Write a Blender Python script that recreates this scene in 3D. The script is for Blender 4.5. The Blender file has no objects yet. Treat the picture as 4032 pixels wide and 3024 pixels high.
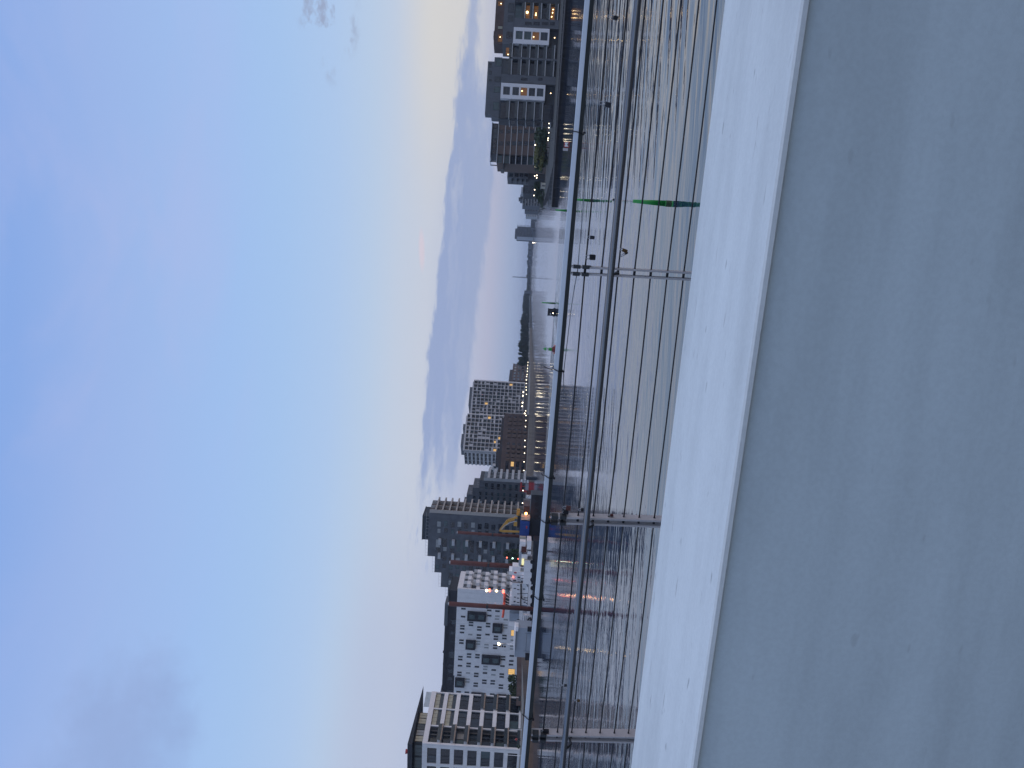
HAZE = True
import bpy, bmesh, math, random
from mathutils import Vector, Matrix, noise
random.seed(7)
R = math.radians
sc = bpy.context.scene
COL = sc.collection
# ------------------------------------------------------------------ camera geometry
F = 3030.0; ROLL = 0.06016; PIT = 0.01329; PHI = 0.23307; SIG = 0.01384; EYE = 6.7
cr, sr, cp, sp = math.cos(ROLL), math.sin(ROLL), math.cos(PIT), math.sin(PIT)
def ray(X, Y):
    u, v = 1512 - Y, X - 2016
    a = (u*cr + v*sr)/F; b = (-u*sr + v*cr)/F
    return Vector((a, cp + b*sp, sp - b*cp))
E0 = Vector((0, 0, EYE))
def at(X, Y, dep):
    d = ray(X, Y); return E0 + d*(dep/d.y)
def hitz(X, Y, z):
    d = ray(X, Y); return E0 + d*((z-EYE)/d.z)
def horizon(Y):
    lo, hi = 1800., 2300.
    for _ in range(40):
        m = (lo+hi)/2
        if ray(m, Y).z > 0: lo = m
        else: hi = m
    return lo
def gnd(Y, dep, z=0.0):
    p = at(horizon(Y), Y, dep); return Vector((p.x, p.y, z))

cam = bpy.data.cameras.new('camera'); co = bpy.data.objects.new('camera', cam); COL.objects.link(co)
# image axes: image right (+X px) = upright down ; image up (-Y px) = upright right
fw = Vector((0, cp, sp)); dn = Vector((0, sp, -cp)); rt = Vector((1, 0, 0))
# upright image vectors: u = a*cos - b*sin ; v = a*sin + b*cos
uvec = rt*cr - dn*sr; vvec = rt*sr + dn*cr
cx, cy, cz = vvec, uvec, -fw
co.matrix_world = Matrix(((cx.x, cy.x, cz.x, 0), (cx.y, cy.y, cz.y, 0), (cx.z, cy.z, cz.z, EYE), (0, 0, 0, 1)))
cam.sensor_fit = 'HORIZONTAL'; cam.sensor_width = 36; cam.lens = 36*F/4032
cam.clip_start = 0.05; cam.clip_end = 20000
sc.camera = co

# ------------------------------------------------------------------ materials
def srgb(r, g, b):
    f = lambda c: (c/255/12.92 if c <= 10 else ((c/255+.055)/1.055)**2.4)
    return (f(r), f(g), f(b), 1)
def newmat(name):
    m = bpy.data.materials.new(name); m.use_nodes = True
    nt = m.node_tree; nt.nodes.clear()
    o = nt.nodes.new('ShaderNodeOutputMaterial'); p = nt.nodes.new('ShaderNodeBsdfPrincipled')
    nt.links.new(p.outputs[0], o.inputs[0]); return m, nt, p
def M(name, col, rough=.6, metal=0., var=.2, scale=2., stretch=(1, 1, 1), emit=None, es=1., bump=0., spec=.5, streak=0.):
    m, nt, p = newmat(name)
    N, L = nt.nodes.new, nt.links.new
    p.inputs['Roughness'].default_value = rough; p.inputs['Metallic'].default_value = metal
    p.inputs['Specular IOR Level'].default_value = spec
    c = (*col[:3], 1)
    tc = N('ShaderNodeTexCoord'); mp = N('ShaderNodeMapping'); mp.inputs['Scale'].default_value = stretch
    L(tc.outputs['Object'], mp.inputs[0])
    if var:
        nz = N('ShaderNodeTexNoise'); nz.inputs['Scale'].default_value = scale; nz.inputs['Detail'].default_value = 6
        nz.inputs['Roughness'].default_value = .65
        L(mp.outputs[0], nz.inputs['Vector'])
        rp = N('ShaderNodeMapRange'); rp.inputs[1].default_value = .25; rp.inputs[2].default_value = .75
        rp.inputs[3].default_value = 1-var; rp.inputs[4].default_value = 1+var
        L(nz.outputs[0], rp.inputs[0])
        vm = N('ShaderNodeVectorMath'); vm.operation = 'SCALE'; vm.inputs[0].default_value = c[:3]
        L(rp.outputs[0], vm.inputs['Scale'])
        outc = vm.outputs[0]
        if streak:
            m2 = N('ShaderNodeMapping'); m2.inputs['Scale'].default_value = (1.6, 1.6, .12); L(tc.outputs['Object'], m2.inputs[0])
            n2 = N('ShaderNodeTexNoise'); n2.inputs['Scale'].default_value = 1.; n2.inputs['Detail'].default_value = 5
            L(m2.outputs[0], n2.inputs['Vector'])
            r2 = N('ShaderNodeMapRange'); r2.inputs[1].default_value = .5; r2.inputs[2].default_value = .75
            r2.inputs[3].default_value = 1; r2.inputs[4].default_value = 1-streak; L(n2.outputs[0], r2.inputs[0])
            v2 = N('ShaderNodeVectorMath'); v2.operation = 'SCALE'; L(outc, v2.inputs[0]); L(r2.outputs[0], v2.inputs['Scale'])
            outc = v2.outputs[0]
        L(outc, p.inputs['Base Color'])
        if bump:
            bp = N('ShaderNodeBump'); bp.inputs['Strength'].default_value = .5; bp.inputs['Distance'].default_value = bump
            L(nz.outputs[0], bp.inputs['Height']); L(bp.outputs[0], p.inputs['Normal'])
    else:
        p.inputs['Base Color'].default_value = c
    if emit:
        p.inputs['Emission Color'].default_value = (*emit[:3], 1); p.inputs['Emission Strength'].default_value = es
    return m
def brickmat(name, c1, c2, mortar, scale=1., rough=.85):
    m, nt, p = newmat(name); N, L = nt.nodes.new, nt.links.new
    tc = N('ShaderNodeTexCoord'); mp = N('ShaderNodeMapping'); mp.inputs['Rotation'].default_value = (R(90), 0, 0)
    L(tc.outputs['Object'], mp.inputs[0])
    b = N('ShaderNodeTexBrick'); b.inputs['Scale'].default_value = scale
    b.inputs['Color1'].default_value = (*c1, 1); b.inputs['Color2'].default_value = (*c2, 1); b.inputs['Mortar'].default_value = (*mortar, 1)
    b.inputs['Mortar Size'].default_value = .03; b.inputs['Brick Width'].default_value = .5; b.inputs['Row Height'].default_value = .16
    L(mp.outputs[0], b.inputs['Vector'])
    nz = N('ShaderNodeTexNoise'); nz.inputs['Scale'].default_value = .35; nz.inputs['Detail'].default_value = 7; L(tc.outputs['Object'], nz.inputs['Vector'])
    rp = N('ShaderNodeMapRange'); rp.inputs[1].default_value = .3; rp.inputs[2].default_value = .7; rp.inputs[3].default_value = .75; rp.inputs[4].default_value = 1.2
    L(nz.outputs[0], rp.inputs[0])
    vm = N('ShaderNodeVectorMath'); vm.operation = 'SCALE'; L(b.outputs[0], vm.inputs[0]); L(rp.outputs[0], vm.inputs['Scale'])
    L(vm.outputs[0], p.inputs['Base Color']); p.inputs['Roughness'].default_value = rough
    return m
def glassmat(name, col, rough=.08, emit=None, es=0., spec=.6, var=.35):
    return M(name, col, rough, 0, var, .7, emit=emit, es=es, spec=spec)

MT = {}
MT['g_dark'] = glassmat('window glass dark', (.006, .01, .018))
MT['g_mid'] = glassmat('window glass grey blue', (.018, .032, .046), .15)
MT['g_teal'] = glassmat('window glass teal', (.04, .072, .08), .25)
MT['g_blind'] = M('window with pale blind', (.3, .31, .31), .6, 0, .15, 1.)
MT['g_cream'] = M('window with cream blind', (.42, .4, .3), .6, 0, .2, 1.2)
MT['g_lit'] = M('lit window', (.2, .12, .05), .5, 0, .3, 1., emit=(1., .6, .2), es=.75)
MT['g_warm'] = M('dim lit room', (.1, .05, .02), .5, 0, .3, .8, emit=(1., .42, .1), es=.09)
MT['lamp'] = M('lamp glow', (1, 1, 1), .5, 0, 0, emit=(1., .85, .58), es=8)
MT['lamp_w'] = M('warm bulb glow', (1, 1, 1), .5, 0, 0, emit=(1., .68, .3), es=8)
MT['lamp_r'] = M('red lamp glow', (1, .2, .15), .5, 0, 0, emit=(1., .13, .08), es=5)
MT['lamp_g'] = M('green lamp glow', (.5, 1, .7), .5, 0, 0, emit=(.5, 1., .7), es=14)
MT['frame_dk'] = M('dark window frame', (.025, .028, .033), .5, 0, .1)
MT['frame_gr'] = M('grey window frame', (.12, .125, .13), .5, 0, .1)
MT['frame_wh'] = M('white window frame', (.6, .6, .58), .5, 0, .1)
MT['white'] = M('white render', (.74, .73, .73), .8, 0, .09, .6, streak=.14)
MT['white2'] = M('white concrete frame', (.76, .73, .71), .75, 0, .07, .8, streak=.1)
MT['frameM'] = M('white facade frame', (.68, .68, .7), .7, 0, .05, .8)
MT['slab_soffit'] = M('balcony timber soffit', (.3, .22, .16), .7, 0, .2, 1.5)
MT['dark'] = M('dark metal cladding', (.014, .013, .02), .6, 0, .3, .5)
MT['gbrick'] = brickmat('dark grey brick', (.065, .068, .075), (.05, .053, .06), (.075, .077, .08))
MT['gbrick2'] = brickmat('mid grey brick', (.1, .106, .122), (.075, .082, .098), (.11, .115, .125))
MT['brown'] = brickmat('brown brick', (.1, .064, .056), (.075, .048, .042), (.1, .08, .075))
MT['brown2'] = M('brown timber cladding', (.1, .068, .054), .75, 0, .3, 1.2, stretch=(1, 1, 4))
MT['brownb'] = brickmat('dark brown brick', (.095, .055, .045), (.075, .045, .038), (.1, .08, .075))
MT['conc'] = M('pale concrete', (.42, .43, .44), .8, 0, .15, .8, streak=.2)
MT['conc2'] = M('beige concrete slab', (.4, .36, .32), .8, 0, .12, .9)
MT['cream'] = M('cream panel', (.5, .47, .38), .7, 0, .15, 1.)
MT['latt'] = M('pale grey lattice concrete', (.43, .425, .43), .8, 0, .12, .4, streak=.15)
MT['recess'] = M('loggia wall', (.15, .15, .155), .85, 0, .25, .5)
MT['grey'] = M('grey cladding', (.095, .105, .12), .7, 0, .15, .5, streak=.15)
MT['grey2'] = M('dark grey cladding', (.032, .038, .046), .7, 0, .2, .5)
MT['glassrail'] = glassmat('balcony glass', (.03, .04, .045), .12)
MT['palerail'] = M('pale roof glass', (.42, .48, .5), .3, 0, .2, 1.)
MT['roofdk'] = M('black roofing', (.015, .017, .024), .6, 0, .2, .5)
MT['quay'] = M('quay concrete', (.17, .155, .135), .9, 0, .3, .5, streak=.3, bump=.02)
MT['pave'] = M('promenade paving', (.22, .2, .175), .9, 0, .2, .3)
MT['timber'] = M('dark wet timber', (.03, .026, .026), .9, 0, .4, 1., stretch=(1, 1, .2))
MT['leaf'] = M('dusk foliage', (.04, .068, .03), .8, 0, .45, .35)
MT['leaf2'] = M('olive foliage', (.13, .13, .035), .8, 0, .45, .5)  # lamplight on the quay trees put into this yellower green
MT['leaf3'] = M('far foliage', (.035, .048, .036), .9, 0, .35, .12)
MT['darkbank'] = M('dark overgrown bank', (.05, .05, .045), .9, 0, .4, .2)
MT['bark'] = M('bark', (.05, .04, .03), .9, 0, .3, 3.)
MT['rust'] = M('rusted steel pile', (.1, .032, .026), .8, 0, .4, .8, stretch=(1, 1, .2))
MT['yellow'] = M('yellow machine paint', (.5, .27, .04), .5, 0, .25, 1.5)
MT['blue'] = M('blue container paint', (.008, .055, .26), .5, 0, .2, .8)
MT['red'] = M('red hull paint', (.4, .03, .03), .5, 0, .2, .8)
MT['orange'] = M('orange boom paint lit by lamps', (.85, .13, .07), .5, 0, .1, .8)
MT['shipw'] = M('white ship paint', (.82, .81, .81), .5, 0, .08, .8, streak=.12)
MT['shipg'] = M('blue grey ship paint', (.3, .34, .39), .5, 0, .1, .8)
MT['black'] = M('black rubber', (.008, .008, .012), .7, 0, .2)
MT['hull'] = M('dark hull', (.012, .014, .022), .5, 0, .3, .6)
MT['green'] = M('green buoy paint', (.02, .27, .045), .45, 0, .15, 2.)
MT['steel'] = M('galvanised steel', (.42, .43, .45), .35, .6, .1, 6.)
MT['skin'] = M('skin', (.45, .28, .2), .6, 0, .05)
MT['brass'] = M('dark brass', (.12, .07, .03), .4, .8, .3, 20.)

# ------------------------------------------------------------------ mesh helpers
class MB:
    def __init__(s): s.v = []; s.f = []; s.m = []
    def box(s, x0, x1, y0, y1, z0, z1, m=0):
        b = len(s.v)
        s.v += [(x0, y0, z0), (x1, y0, z0), (x1, y1, z0), (x0, y1, z0), (x0, y0, z1), (x1, y0, z1), (x1, y1, z1), (x0, y1, z1)]
        for q in ((0, 3, 2, 1), (4, 5, 6, 7), (0, 1, 5, 4), (1, 2, 6, 5), (2, 3, 7, 6), (3, 0, 4, 7)):
            s.f.append([b+i for i in q]); s.m.append(m)
        return s
    def quad(s, pts, m=0):
        b = len(s.v); s.v += [tuple(p) for p in pts]; s.f.append(list(range(b, b+len(pts)))); s.m.append(m); return s
    def loft(s, a, c, m=0):
        """prism between two equal rings of points"""
        b = len(s.v); n = len(a); s.v += [tuple(p) for p in a] + [tuple(p) for p in c]
        for i in range(n):
            j = (i+1) % n; s.f.append([b+i, b+j, b+n+j, b+n+i]); s.m.append(m)
        s.f.append([b+i for i in range(n)][::-1]); s.m.append(m)
        s.f.append([b+n+i for i in range(n)]); s.m.append(m); return s
    def cyl(s, p0, p1, r0, r1=None, n=10, m=0):
        p0, p1 = Vector(p0), Vector(p1); r1 = r0 if r1 is None else r1
        d = (p1-p0).normalized(); a = d.orthogonal().normalized(); c = d.cross(a)
        ring = lambda p, r: [p + (a*math.cos(t) + c*math.sin(t))*r for t in [2*math.pi*i/n for i in range(n)]]
        return s.loft(ring(p0, r0), ring(p1, max(r1, 1e-4)), m)
    def path(s, pts, r, n=8, m=0):
        for a, b in zip(pts, pts[1:]): s.cyl(a, b, r, r, n, m)
        return s
    def ball(s, c, r, m=0, nu=10, nv=6, sq=(1, 1, 1)):
        b = len(s.v); c = Vector(c)
        for j in range(1, nv):
            t = math.pi*j/nv
            for i in range(nu):
                p = 2*math.pi*i/nu
                s.v.append((c.x+r*sq[0]*math.sin(t)*math.cos(p), c.y+r*sq[1]*math.sin(t)*math.sin(p), c.z+r*sq[2]*math.cos(t)))
        s.v += [(c.x, c.y, c.z+r*sq[2]), (c.x, c.y, c.z-r*sq[2])]; top, bot = len(s.v)-2, len(s.v)-1
        for j in range(nv-2):
            for i in range(nu):
                k = (i+1) % nu; s.f.append([b+j*nu+i, b+(j+1)*nu+i, b+(j+1)*nu+k, b+j*nu+k]); s.m.append(m)
        for i in range(nu):
            k = (i+1) % nu; s.f.append([top, b+i, b+k]); s.m.append(m)
            s.f.append([bot, b+(nv-2)*nu+k, b+(nv-2)*nu+i]); s.m.append(m)
        return s
    def build(s, name, mats, parent=None, loc=None, smooth=False):
        me = bpy.data.meshes.new(name); me.from_pydata(s.v, [], s.f)
        if not isinstance(mats, (list, tuple)): mats = [mats]
        for q in mats: me.materials.append(MT[q] if isinstance(q, str) else q)
        for p, k in zip(me.polygons, s.m): p.material_index = k; p.use_smooth = smooth
        bm = bmesh.new(); bm.from_mesh(me); bmesh.ops.recalc_face_normals(bm, faces=bm.faces); bm.to_mesh(me); bm.free()
        return link(name, me, parent, loc)
def link(name, me, parent=None, loc=None):
    o = bpy.data.objects.new(name, me); COL.objects.link(o)
    if parent: o.parent = parent
    if loc is not None: o.location = loc
    return o
def tag(o, label=None, cat=None, group=None, kind=None):
    if label: o['label'] = label
    if cat: o['category'] = cat
    if group: o['group'] = group
    if kind: o['kind'] = kind
    return o
def thing(name, label, cat, loc=(0, 0, 0), rz=0., group=None):
    o = link(name, None); o.location = loc; o.rotation_euler = (0, 0, rz); o.empty_display_size = .5
    return tag(o, label, cat, group)
def copytree(root, loc, rz=None, label=None):
    r = root.copy(); COL.objects.link(r); r.location = loc
    if rz is not None: r.rotation_euler = (0, 0, rz)
    if label: r['label'] = label
    for ch in list(root.children):
        c = ch.copy(); COL.objects.link(c); c.parent = r
        for g in list(ch.children):
            d = g.copy(); COL.objects.link(d); d.parent = c
    return r
ORD = ['first', 'second', 'third', 'fourth', 'fifth', 'sixth', 'seventh', 'eighth', 'ninth', 'tenth', 'eleventh', 'twelfth',
       'thirteenth', 'fourteenth', 'fifteenth', 'sixteenth', 'seventeenth', 'eighteenth', 'nineteenth', 'twentieth',
       'twenty first', 'twenty second', 'twenty third', 'twenty fourth', 'twenty fifth', 'twenty sixth', 'twenty seventh', 'twenty eighth', 'twenty ninth', 'thirtieth']

# window meshes, shared between copies
WC = {}
def winmesh(w, h, glass='g_dark', frame='frame_dk', nx=1, nz=1, t=.07, proud=.05):
    key = (round(w, 2), round(h, 2), glass, frame, nx, nz, t)
    if key in WC: return WC[key]
    b = MB(); x0, x1, z0, z1 = -w/2, w/2, 0, h
    b.box(x0, x0+t, -proud, .02, z0, z1, 0); b.box(x1-t, x1, -proud, .02, z0, z1, 0)
    b.box(x0+t, x1-t, -proud, .02, z0, z0+t, 0); b.box(x0+t, x1-t, -proud, .02, z1-t, z1, 0)
    for i in range(1, nx):
        x = x0+w*i/nx; b.box(x-t/3, x+t/3, -proud*.8, .02, z0+t, z1-t, 0)
    for i in range(1, nz):
        z = h*i/nz; b.box(x0+t, x1-t, -proud*.7, .02, z-t/3, z+t/3, 0)
    b.quad([(x0+t, -.012, z0+t), (x1-t, -.012, z0+t), (x1-t, -.012, z1-t), (x0+t, -.012, z1-t)], 1)
    me = bpy.data.meshes.new('window'); me.from_pydata(b.v, [], b.f)
    me.materials.append(MT[frame]); me.materials.append(MT[glass])
    for p, k in zip(me.polygons, b.m): p.material_index = k
    WC[key] = me; return me
def win(root, x, z, w, h, glass=None, frame='frame_dk', nx=1, nz=1, y=0., rz=0., name='window', pool=None):
    if glass is None:
        glass = random.choice(pool or ['g_dark', 'g_dark', 'g_mid', 'g_dark', 'g_teal', 'g_mid', 'g_blind'])
    o = link(name, winmesh(w, h, glass, frame, nx, nz), root, (x, y, z))
    if rz: o.rotation_euler = (0, 0, rz)
    return o

class Bld:
    """a building frame: origin on the ground, local x to the viewer's right along the facade, y away from the viewer"""
    def __init__(s, name, label, cat, org, ex, group=None):
        s.ex = Vector((ex[0], ex[1], 0)).normalized(); s.ey = Vector((-s.ex.y, s.ex.x, 0))
        s.org = Vector(org)
        s.root = thing(name, label, cat, s.org, math.atan2(s.ex.y, s.ex.x), group)
    def loc(s, X, Y, y=0.):
        d = ray(X, Y); p0 = s.org + s.ey*y
        t = (p0-E0).dot(s.ey)/d.dot(s.ey); p = E0 + d*t - s.org
        return p.dot(s.ex), p.z
    def side(s, X, Y, x=0.):
        """hit the plane local x = const : returns (y, z)"""
        d = ray(X, Y); p0 = s.org + s.ex*x
        t = (p0-E0).dot(s.ex)/d.dot(s.ex); p = E0 + d*t - s.org
        return p.dot(s.ey), p.z
K7 = 2212/600.
def Z(x0, y0, k=K7):
    return lambda a, b: (x0+a/k, y0+b/k)
P1, P2, P3, P4 = Z(1800, 0), Z(1800, 400), Z(1800, 800), Z(1750, 1200)
P5, P6, P7, P8 = Z(1700, 1600), Z(1600, 1950), Z(1600, 2350), Z(1550, 2574)
Q1, Q2, Q3, Q4 = Z(1980, 2100, 1659/160), Z(1900, 2240, 2212/240), Z(1940, 2400, 1659/200), Z(2000, 1860, 893/140)
N5, N6 = Z(1900, 440, 2212/360), Z(2000, 640, 1659/320)
GL = 1.8
# ================================================================== SKY
w = bpy.data.worlds.new('World'); sc.world = w; w.use_nodes = True
nt = w.node_tree; nt.nodes.clear(); N, L = nt.nodes.new, nt.links.new
def math_(op, a, b=None, c=None, clamp=False):
    n = N('ShaderNodeMath'); n.operation = op; n.use_clamp = clamp
    for i, q in enumerate((a, b, c)):
        if q is None: continue
        if isinstance(q, (int, float)): n.inputs[i].default_value = q
        else: L(q, n.inputs[i])
    return n.outputs[0]
def mapr(v, a, b, c=0., d=1., smooth=True):
    n = N('ShaderNodeMapRange'); n.interpolation_type = 'SMOOTHSTEP' if smooth else 'LINEAR'
    L(v, n.inputs[0])
    for i, q in enumerate((a, b, c, d)):
        if isinstance(q, (int, float)): n.inputs[i+1].default_value = q
        else: L(q, n.inputs[i+1])
    return n.outputs[0]
def mixc(f, a, b):
    n = N('ShaderNodeMix'); n.data_type = 'RGBA'
    if isinstance(f, (int, float)): n.inputs[0].default_value = f
    else: L(f, n.inputs[0])
    for i, q in ((6, a), (7, b)):
        if isinstance(q, tuple): n.inputs[i].default_value = q
        else: L(q, n.inputs[i])
    return n.outputs[2]
tc = N('ShaderNodeTexCoord'); sx = N('ShaderNodeSeparateXYZ'); L(tc.outputs['Generated'], sx.inputs[0])
dx, dy, dz = sx.outputs
el = math_('MULTIPLY', math_('ARCSINE', dz), 57.2958)
az = math_('MULTIPLY', math_('ARCTAN2', dx, dy), 57.2958)
ramp = N('ShaderNodeValToRGB'); L(math_('DIVIDE', el, 90., clamp=True), ramp.inputs[0])
stops = [(0, (156, 171, 203)), (1.3, (162, 177, 207)), (2.8, (180, 184, 208)), (4.5, (186, 194, 217)), (7.5, (199, 206, 221)), (9.5, (194, 206, 225)), (11.5, (184, 204, 230)), (14, (174, 200, 235)),
         (17.5, (165, 196, 237)), (21, (160, 192, 238)), (25, (158, 187, 235)), (29, (154, 181, 232)), (34, (137, 171, 230)), (42, (150, 181, 231)), (58, (196, 208, 232)), (90, (208, 214, 232))]
e = ramp.color_ramp.elements
while len(e) < len(stops): e.new(.5)
for q, (d, c) in zip(e, stops): q.position = d/90; q.color = srgb(*c)
col = ramp.outputs[0]
def noise_(vec, scale, detail=4, rough=.55, dist=0.):
    n = N('ShaderNodeTexNoise'); n.inputs['Scale'].default_value = scale; n.inputs['Detail'].default_value = detail
    n.inputs['Roughness'].default_value = rough; n.inputs['Distortion'].default_value = dist; L(vec, n.inputs['Vector']); return n.outputs[0]
def vec_(a, b, c=0.):
    n = N('ShaderNodeCombineXYZ')
    for i, q in enumerate((a, b, c)):
        if isinstance(q, (int, float)): n.inputs[i].default_value = q
        else: L(q, n.inputs[i])
    return n.outputs[0]
# creamy glow low on the right
cream = math_('MULTIPLY', mapr(az, 9., 26.), math_('MULTIPLY', mapr(el, 2., 6.), mapr(el, 10.2, 7.2)))
col = mixc(math_('MULTIPLY', cream, .8), col, srgb(217, 214, 209))
# lavender veil of high cloud, drawn out in streaks
v1 = vec_(math_('MULTIPLY', math_('ADD', az, math_('MULTIPLY', el, .8)), .045), math_('MULTIPLY', el, .14))
veil = math_('MULTIPLY', mapr(noise_(v1, 1., 5, .6, .6), .42, .72), math_('MULTIPLY', math_('MULTIPLY', mapr(el, 17., 24.), mapr(az, -20., 0., .25, .7))))
col = mixc(veil, col, srgb(178, 188, 232))
lo = math_('MULTIPLY', mapr(az, -5., -22.), math_('MULTIPLY', mapr(el, 13., 9.), .55))
col = mixc(lo, col, srgb(175, 188, 218))
# dark soft cloud high on the left
v2 = vec_(math_('MULTIPLY', az, .1), math_('MULTIPLY', el, .1), 3.3)
d2 = math_('ADD', math_('POWER', math_('DIVIDE', math_('ADD', az, 27.5), 7.), 2.), math_('POWER', math_('DIVIDE', math_('SUBTRACT', el, 24.), 5.), 2.))
dk = math_('MULTIPLY', mapr(math_('ADD', d2, math_('MULTIPLY', math_('SUBTRACT', noise_(v2, 1.9, 6, .6), .5), 3.4)), 1.3, -.4), .6)
col = mixc(dk, col, srgb(145, 165, 210))
# small grey puffs high on the right
v3 = vec_(math_('MULTIPLY', az, .35), math_('MULTIPLY', el, .6), 9.1)
d3 = math_('ADD', math_('POWER', math_('DIVIDE', math_('SUBTRACT', az, 25.5), 5.), 2.), math_('POWER', math_('DIVIDE', math_('SUBTRACT', el, 14.3), 2.2), 2.))
pf = math_('MULTIPLY', mapr(noise_(v3, 1.3, 6, .65), .53, .68), math_('MULTIPLY', mapr(d3, 1.2, .2), .8))
col = mixc(pf, col, srgb(150, 160, 188))
# a pink wisp
d4 = math_('ADD', math_('POWER', math_('DIVIDE', math_('SUBTRACT', az, 9.5), 1.9), 2.), math_('POWER', math_('DIVIDE', math_('SUBTRACT', math_('ADD', el, math_('MULTIPLY', az, -.06)), 7.35), .28), 2.))
col = mixc(math_('MULTIPLY', mapr(d4, 1., 0.), .55), col, srgb(222, 203, 214))
# the long blue cloud bank over the water
azr = math_('MAXIMUM', az, 0.)
top = math_('SUBTRACT', 7.2, math_('MULTIPLY', azr, .062))
bot = math_('SUBTRACT', 3.8, math_('MULTIPLY', math_('MAXIMUM', az, -9.), .07))
n5 = math_('MULTIPLY', math_('SUBTRACT', noise_(vec_(math_('MULTIPLY', az, .28), math_('MULTIPLY', el, 1.1), 1.7), 1., 7, .62), .5), 2.)
n6 = math_('MULTIPLY', math_('SUBTRACT', noise_(vec_(math_('MULTIPLY', az, .9), math_('MULTIPLY', el, 3.2), 5.7), 1., 6, .6), .5), 2.)
elw = math_('ADD', el, math_('ADD', math_('MULTIPLY', n5, .5), math_('MULTIPLY', n6, .34)))
bt = mapr(math_('SUBTRACT', top, elw), -.12, .22); bb = mapr(math_('SUBTRACT', elw, bot), -.1, .5)
bl = mapr(math_('ADD', az, math_('MULTIPLY', n5, 9.)), -11., -4.); br_ = mapr(math_('ADD', az, math_('MULTIPLY', n5, 10.)), 25., 18.)
bank = math_('MULTIPLY', math_('MULTIPLY', bt, bb), math_('MULTIPLY', bl, br_))
gap = mapr(noise_(vec_(math_('MULTIPLY', az, .14), math_('MULTIPLY', elw, 1.5), 7.4), 1., 6, .62), .5, .68)
bank = math_('MULTIPLY', bank, math_('SUBTRACT', 1., math_('MULTIPLY', gap, math_('ADD', .2, mapr(az, 9., 20., 0., .5)))))
bankc = mixc(mapr(el, 3., 6.5), srgb(155, 170, 204), srgb(145, 163, 204))
col = mixc(math_('MULTIPLY', bank, .86), col, bankc)
# thin low streak on the far right and wisps left of the bank
st = math_('MULTIPLY', mapr(math_('ABSOLUTE', math_('SUBTRACT', elw, math_('SUBTRACT', 4.9, math_('MULTIPLY', math_('SUBTRACT', az, 22.), .04)))), .55, .1), mapr(az, 18., 23.))
col = mixc(math_('MULTIPLY', st, .75), col, srgb(152, 168, 205))
ws = math_('MULTIPLY', mapr(noise_(vec_(math_('MULTIPLY', az, .5), math_('MULTIPLY', el, 2.6), 2.2), 1., 6, .6), .52, .66), math_('MULTIPLY', mapr(math_('ABSOLUTE', math_('ADD', az, 11.)), 5.5, 1.), mapr(math_('ABSOLUTE', math_('SUBTRACT', el, 6.)), 2.2, .8)))
col = mixc(math_('MULTIPLY', ws, .6), col, srgb(150, 170, 210))
# below the horizon
col = mixc(mapr(el, .0, -2.), col, srgb(96, 112, 140))
# afterglow behind the photographer, where the sun has just set
bk = math_('MULTIPLY', mapr(math_('ADD', math_('MULTIPLY', dy, -.3), math_('MULTIPLY', dx, .9)), -.25, .95), mapr(el, 75., 5.))
sky = N('ShaderNodeTexSky'); sky.sky_type = 'NISHITA'; sky.sun_disc = False; sky.sun_elevation = R(3.); sky.sun_rotation = R(104)
sk = N('ShaderNodeVectorMath'); sk.operation = 'SCALE'; L(sky.outputs[0], sk.inputs[0]); sk.inputs['Scale'].default_value = .012
SKYMUL = 1.25
ad = N('ShaderNodeMix'); ad.data_type = 'RGBA'; ad.blend_type = 'ADD'; L(math_('MULTIPLY', bk, 1.), ad.inputs[0]); L(col, ad.inputs[6])
wm = N('ShaderNodeMix'); wm.data_type = 'RGBA'; wm.blend_type = 'MULTIPLY'; wm.inputs[0].default_value = 1.; L(sk.outputs[0], wm.inputs[6]); wm.inputs[7].default_value = (1., .95, 1.05, 1)
L(wm.outputs[2], ad.inputs[7])
bg = N('ShaderNodeBackground'); L(ad.outputs[2], bg.inputs[0]); bg.inputs[1].default_value = 1.
wo = N('ShaderNodeOutputWorld'); L(bg.outputs[0], wo.inputs[0])
sl = bpy.data.lights.new('sun', 'SUN'); sl.energy = .55; sl.angle = R(20); sl.color = (1, .8, .74)
so = bpy.data.objects.new('sun', sl); COL.objects.link(so)
sd = Vector((math.sin(R(104)), math.cos(R(104)), math.tan(R(9))))   # towards the sun
so.rotation_euler = sd.to_track_quat('Z', 'Y').to_euler(); so.location = (0, 0, 60)
sc.view_settings.view_transform = 'Standard'; sc.view_settings.look = 'None'; sc.view_settings.exposure = 0; sc.view_settings.gamma = 1

# ================================================================== WATER
m, nt, p = newmat('harbour water'); N, L = nt.nodes.new, nt.links.new
p.inputs['Base Color'].default_value = (.022, .04, .075, 1); p.inputs['Roughness'].default_value = .035; p.inputs['IOR'].default_value = 1.4
tc = N('ShaderNodeTexCoord'); sx = N('ShaderNodeSeparateXYZ'); L(tc.outputs['Object'], sx.inputs[0]); wx, wy, wz = sx.outputs
def wnoise(sxx, syy, scale, detail=3, rough=.5, rot=0., dist=0.):
    mp = N('ShaderNodeMapping'); mp.inputs['Scale'].default_value = (sxx, syy, 1); mp.inputs['Rotation'].default_value = (0, 0, rot); L(tc.outputs['Object'], mp.inputs[0])
    return noise_(mp.outputs[0], scale, detail, rough, dist)
dist = math_('POWER', math_('ADD', math_('MULTIPLY', wx, wx), math_('MULTIPLY', wy, wy)), .5)
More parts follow.
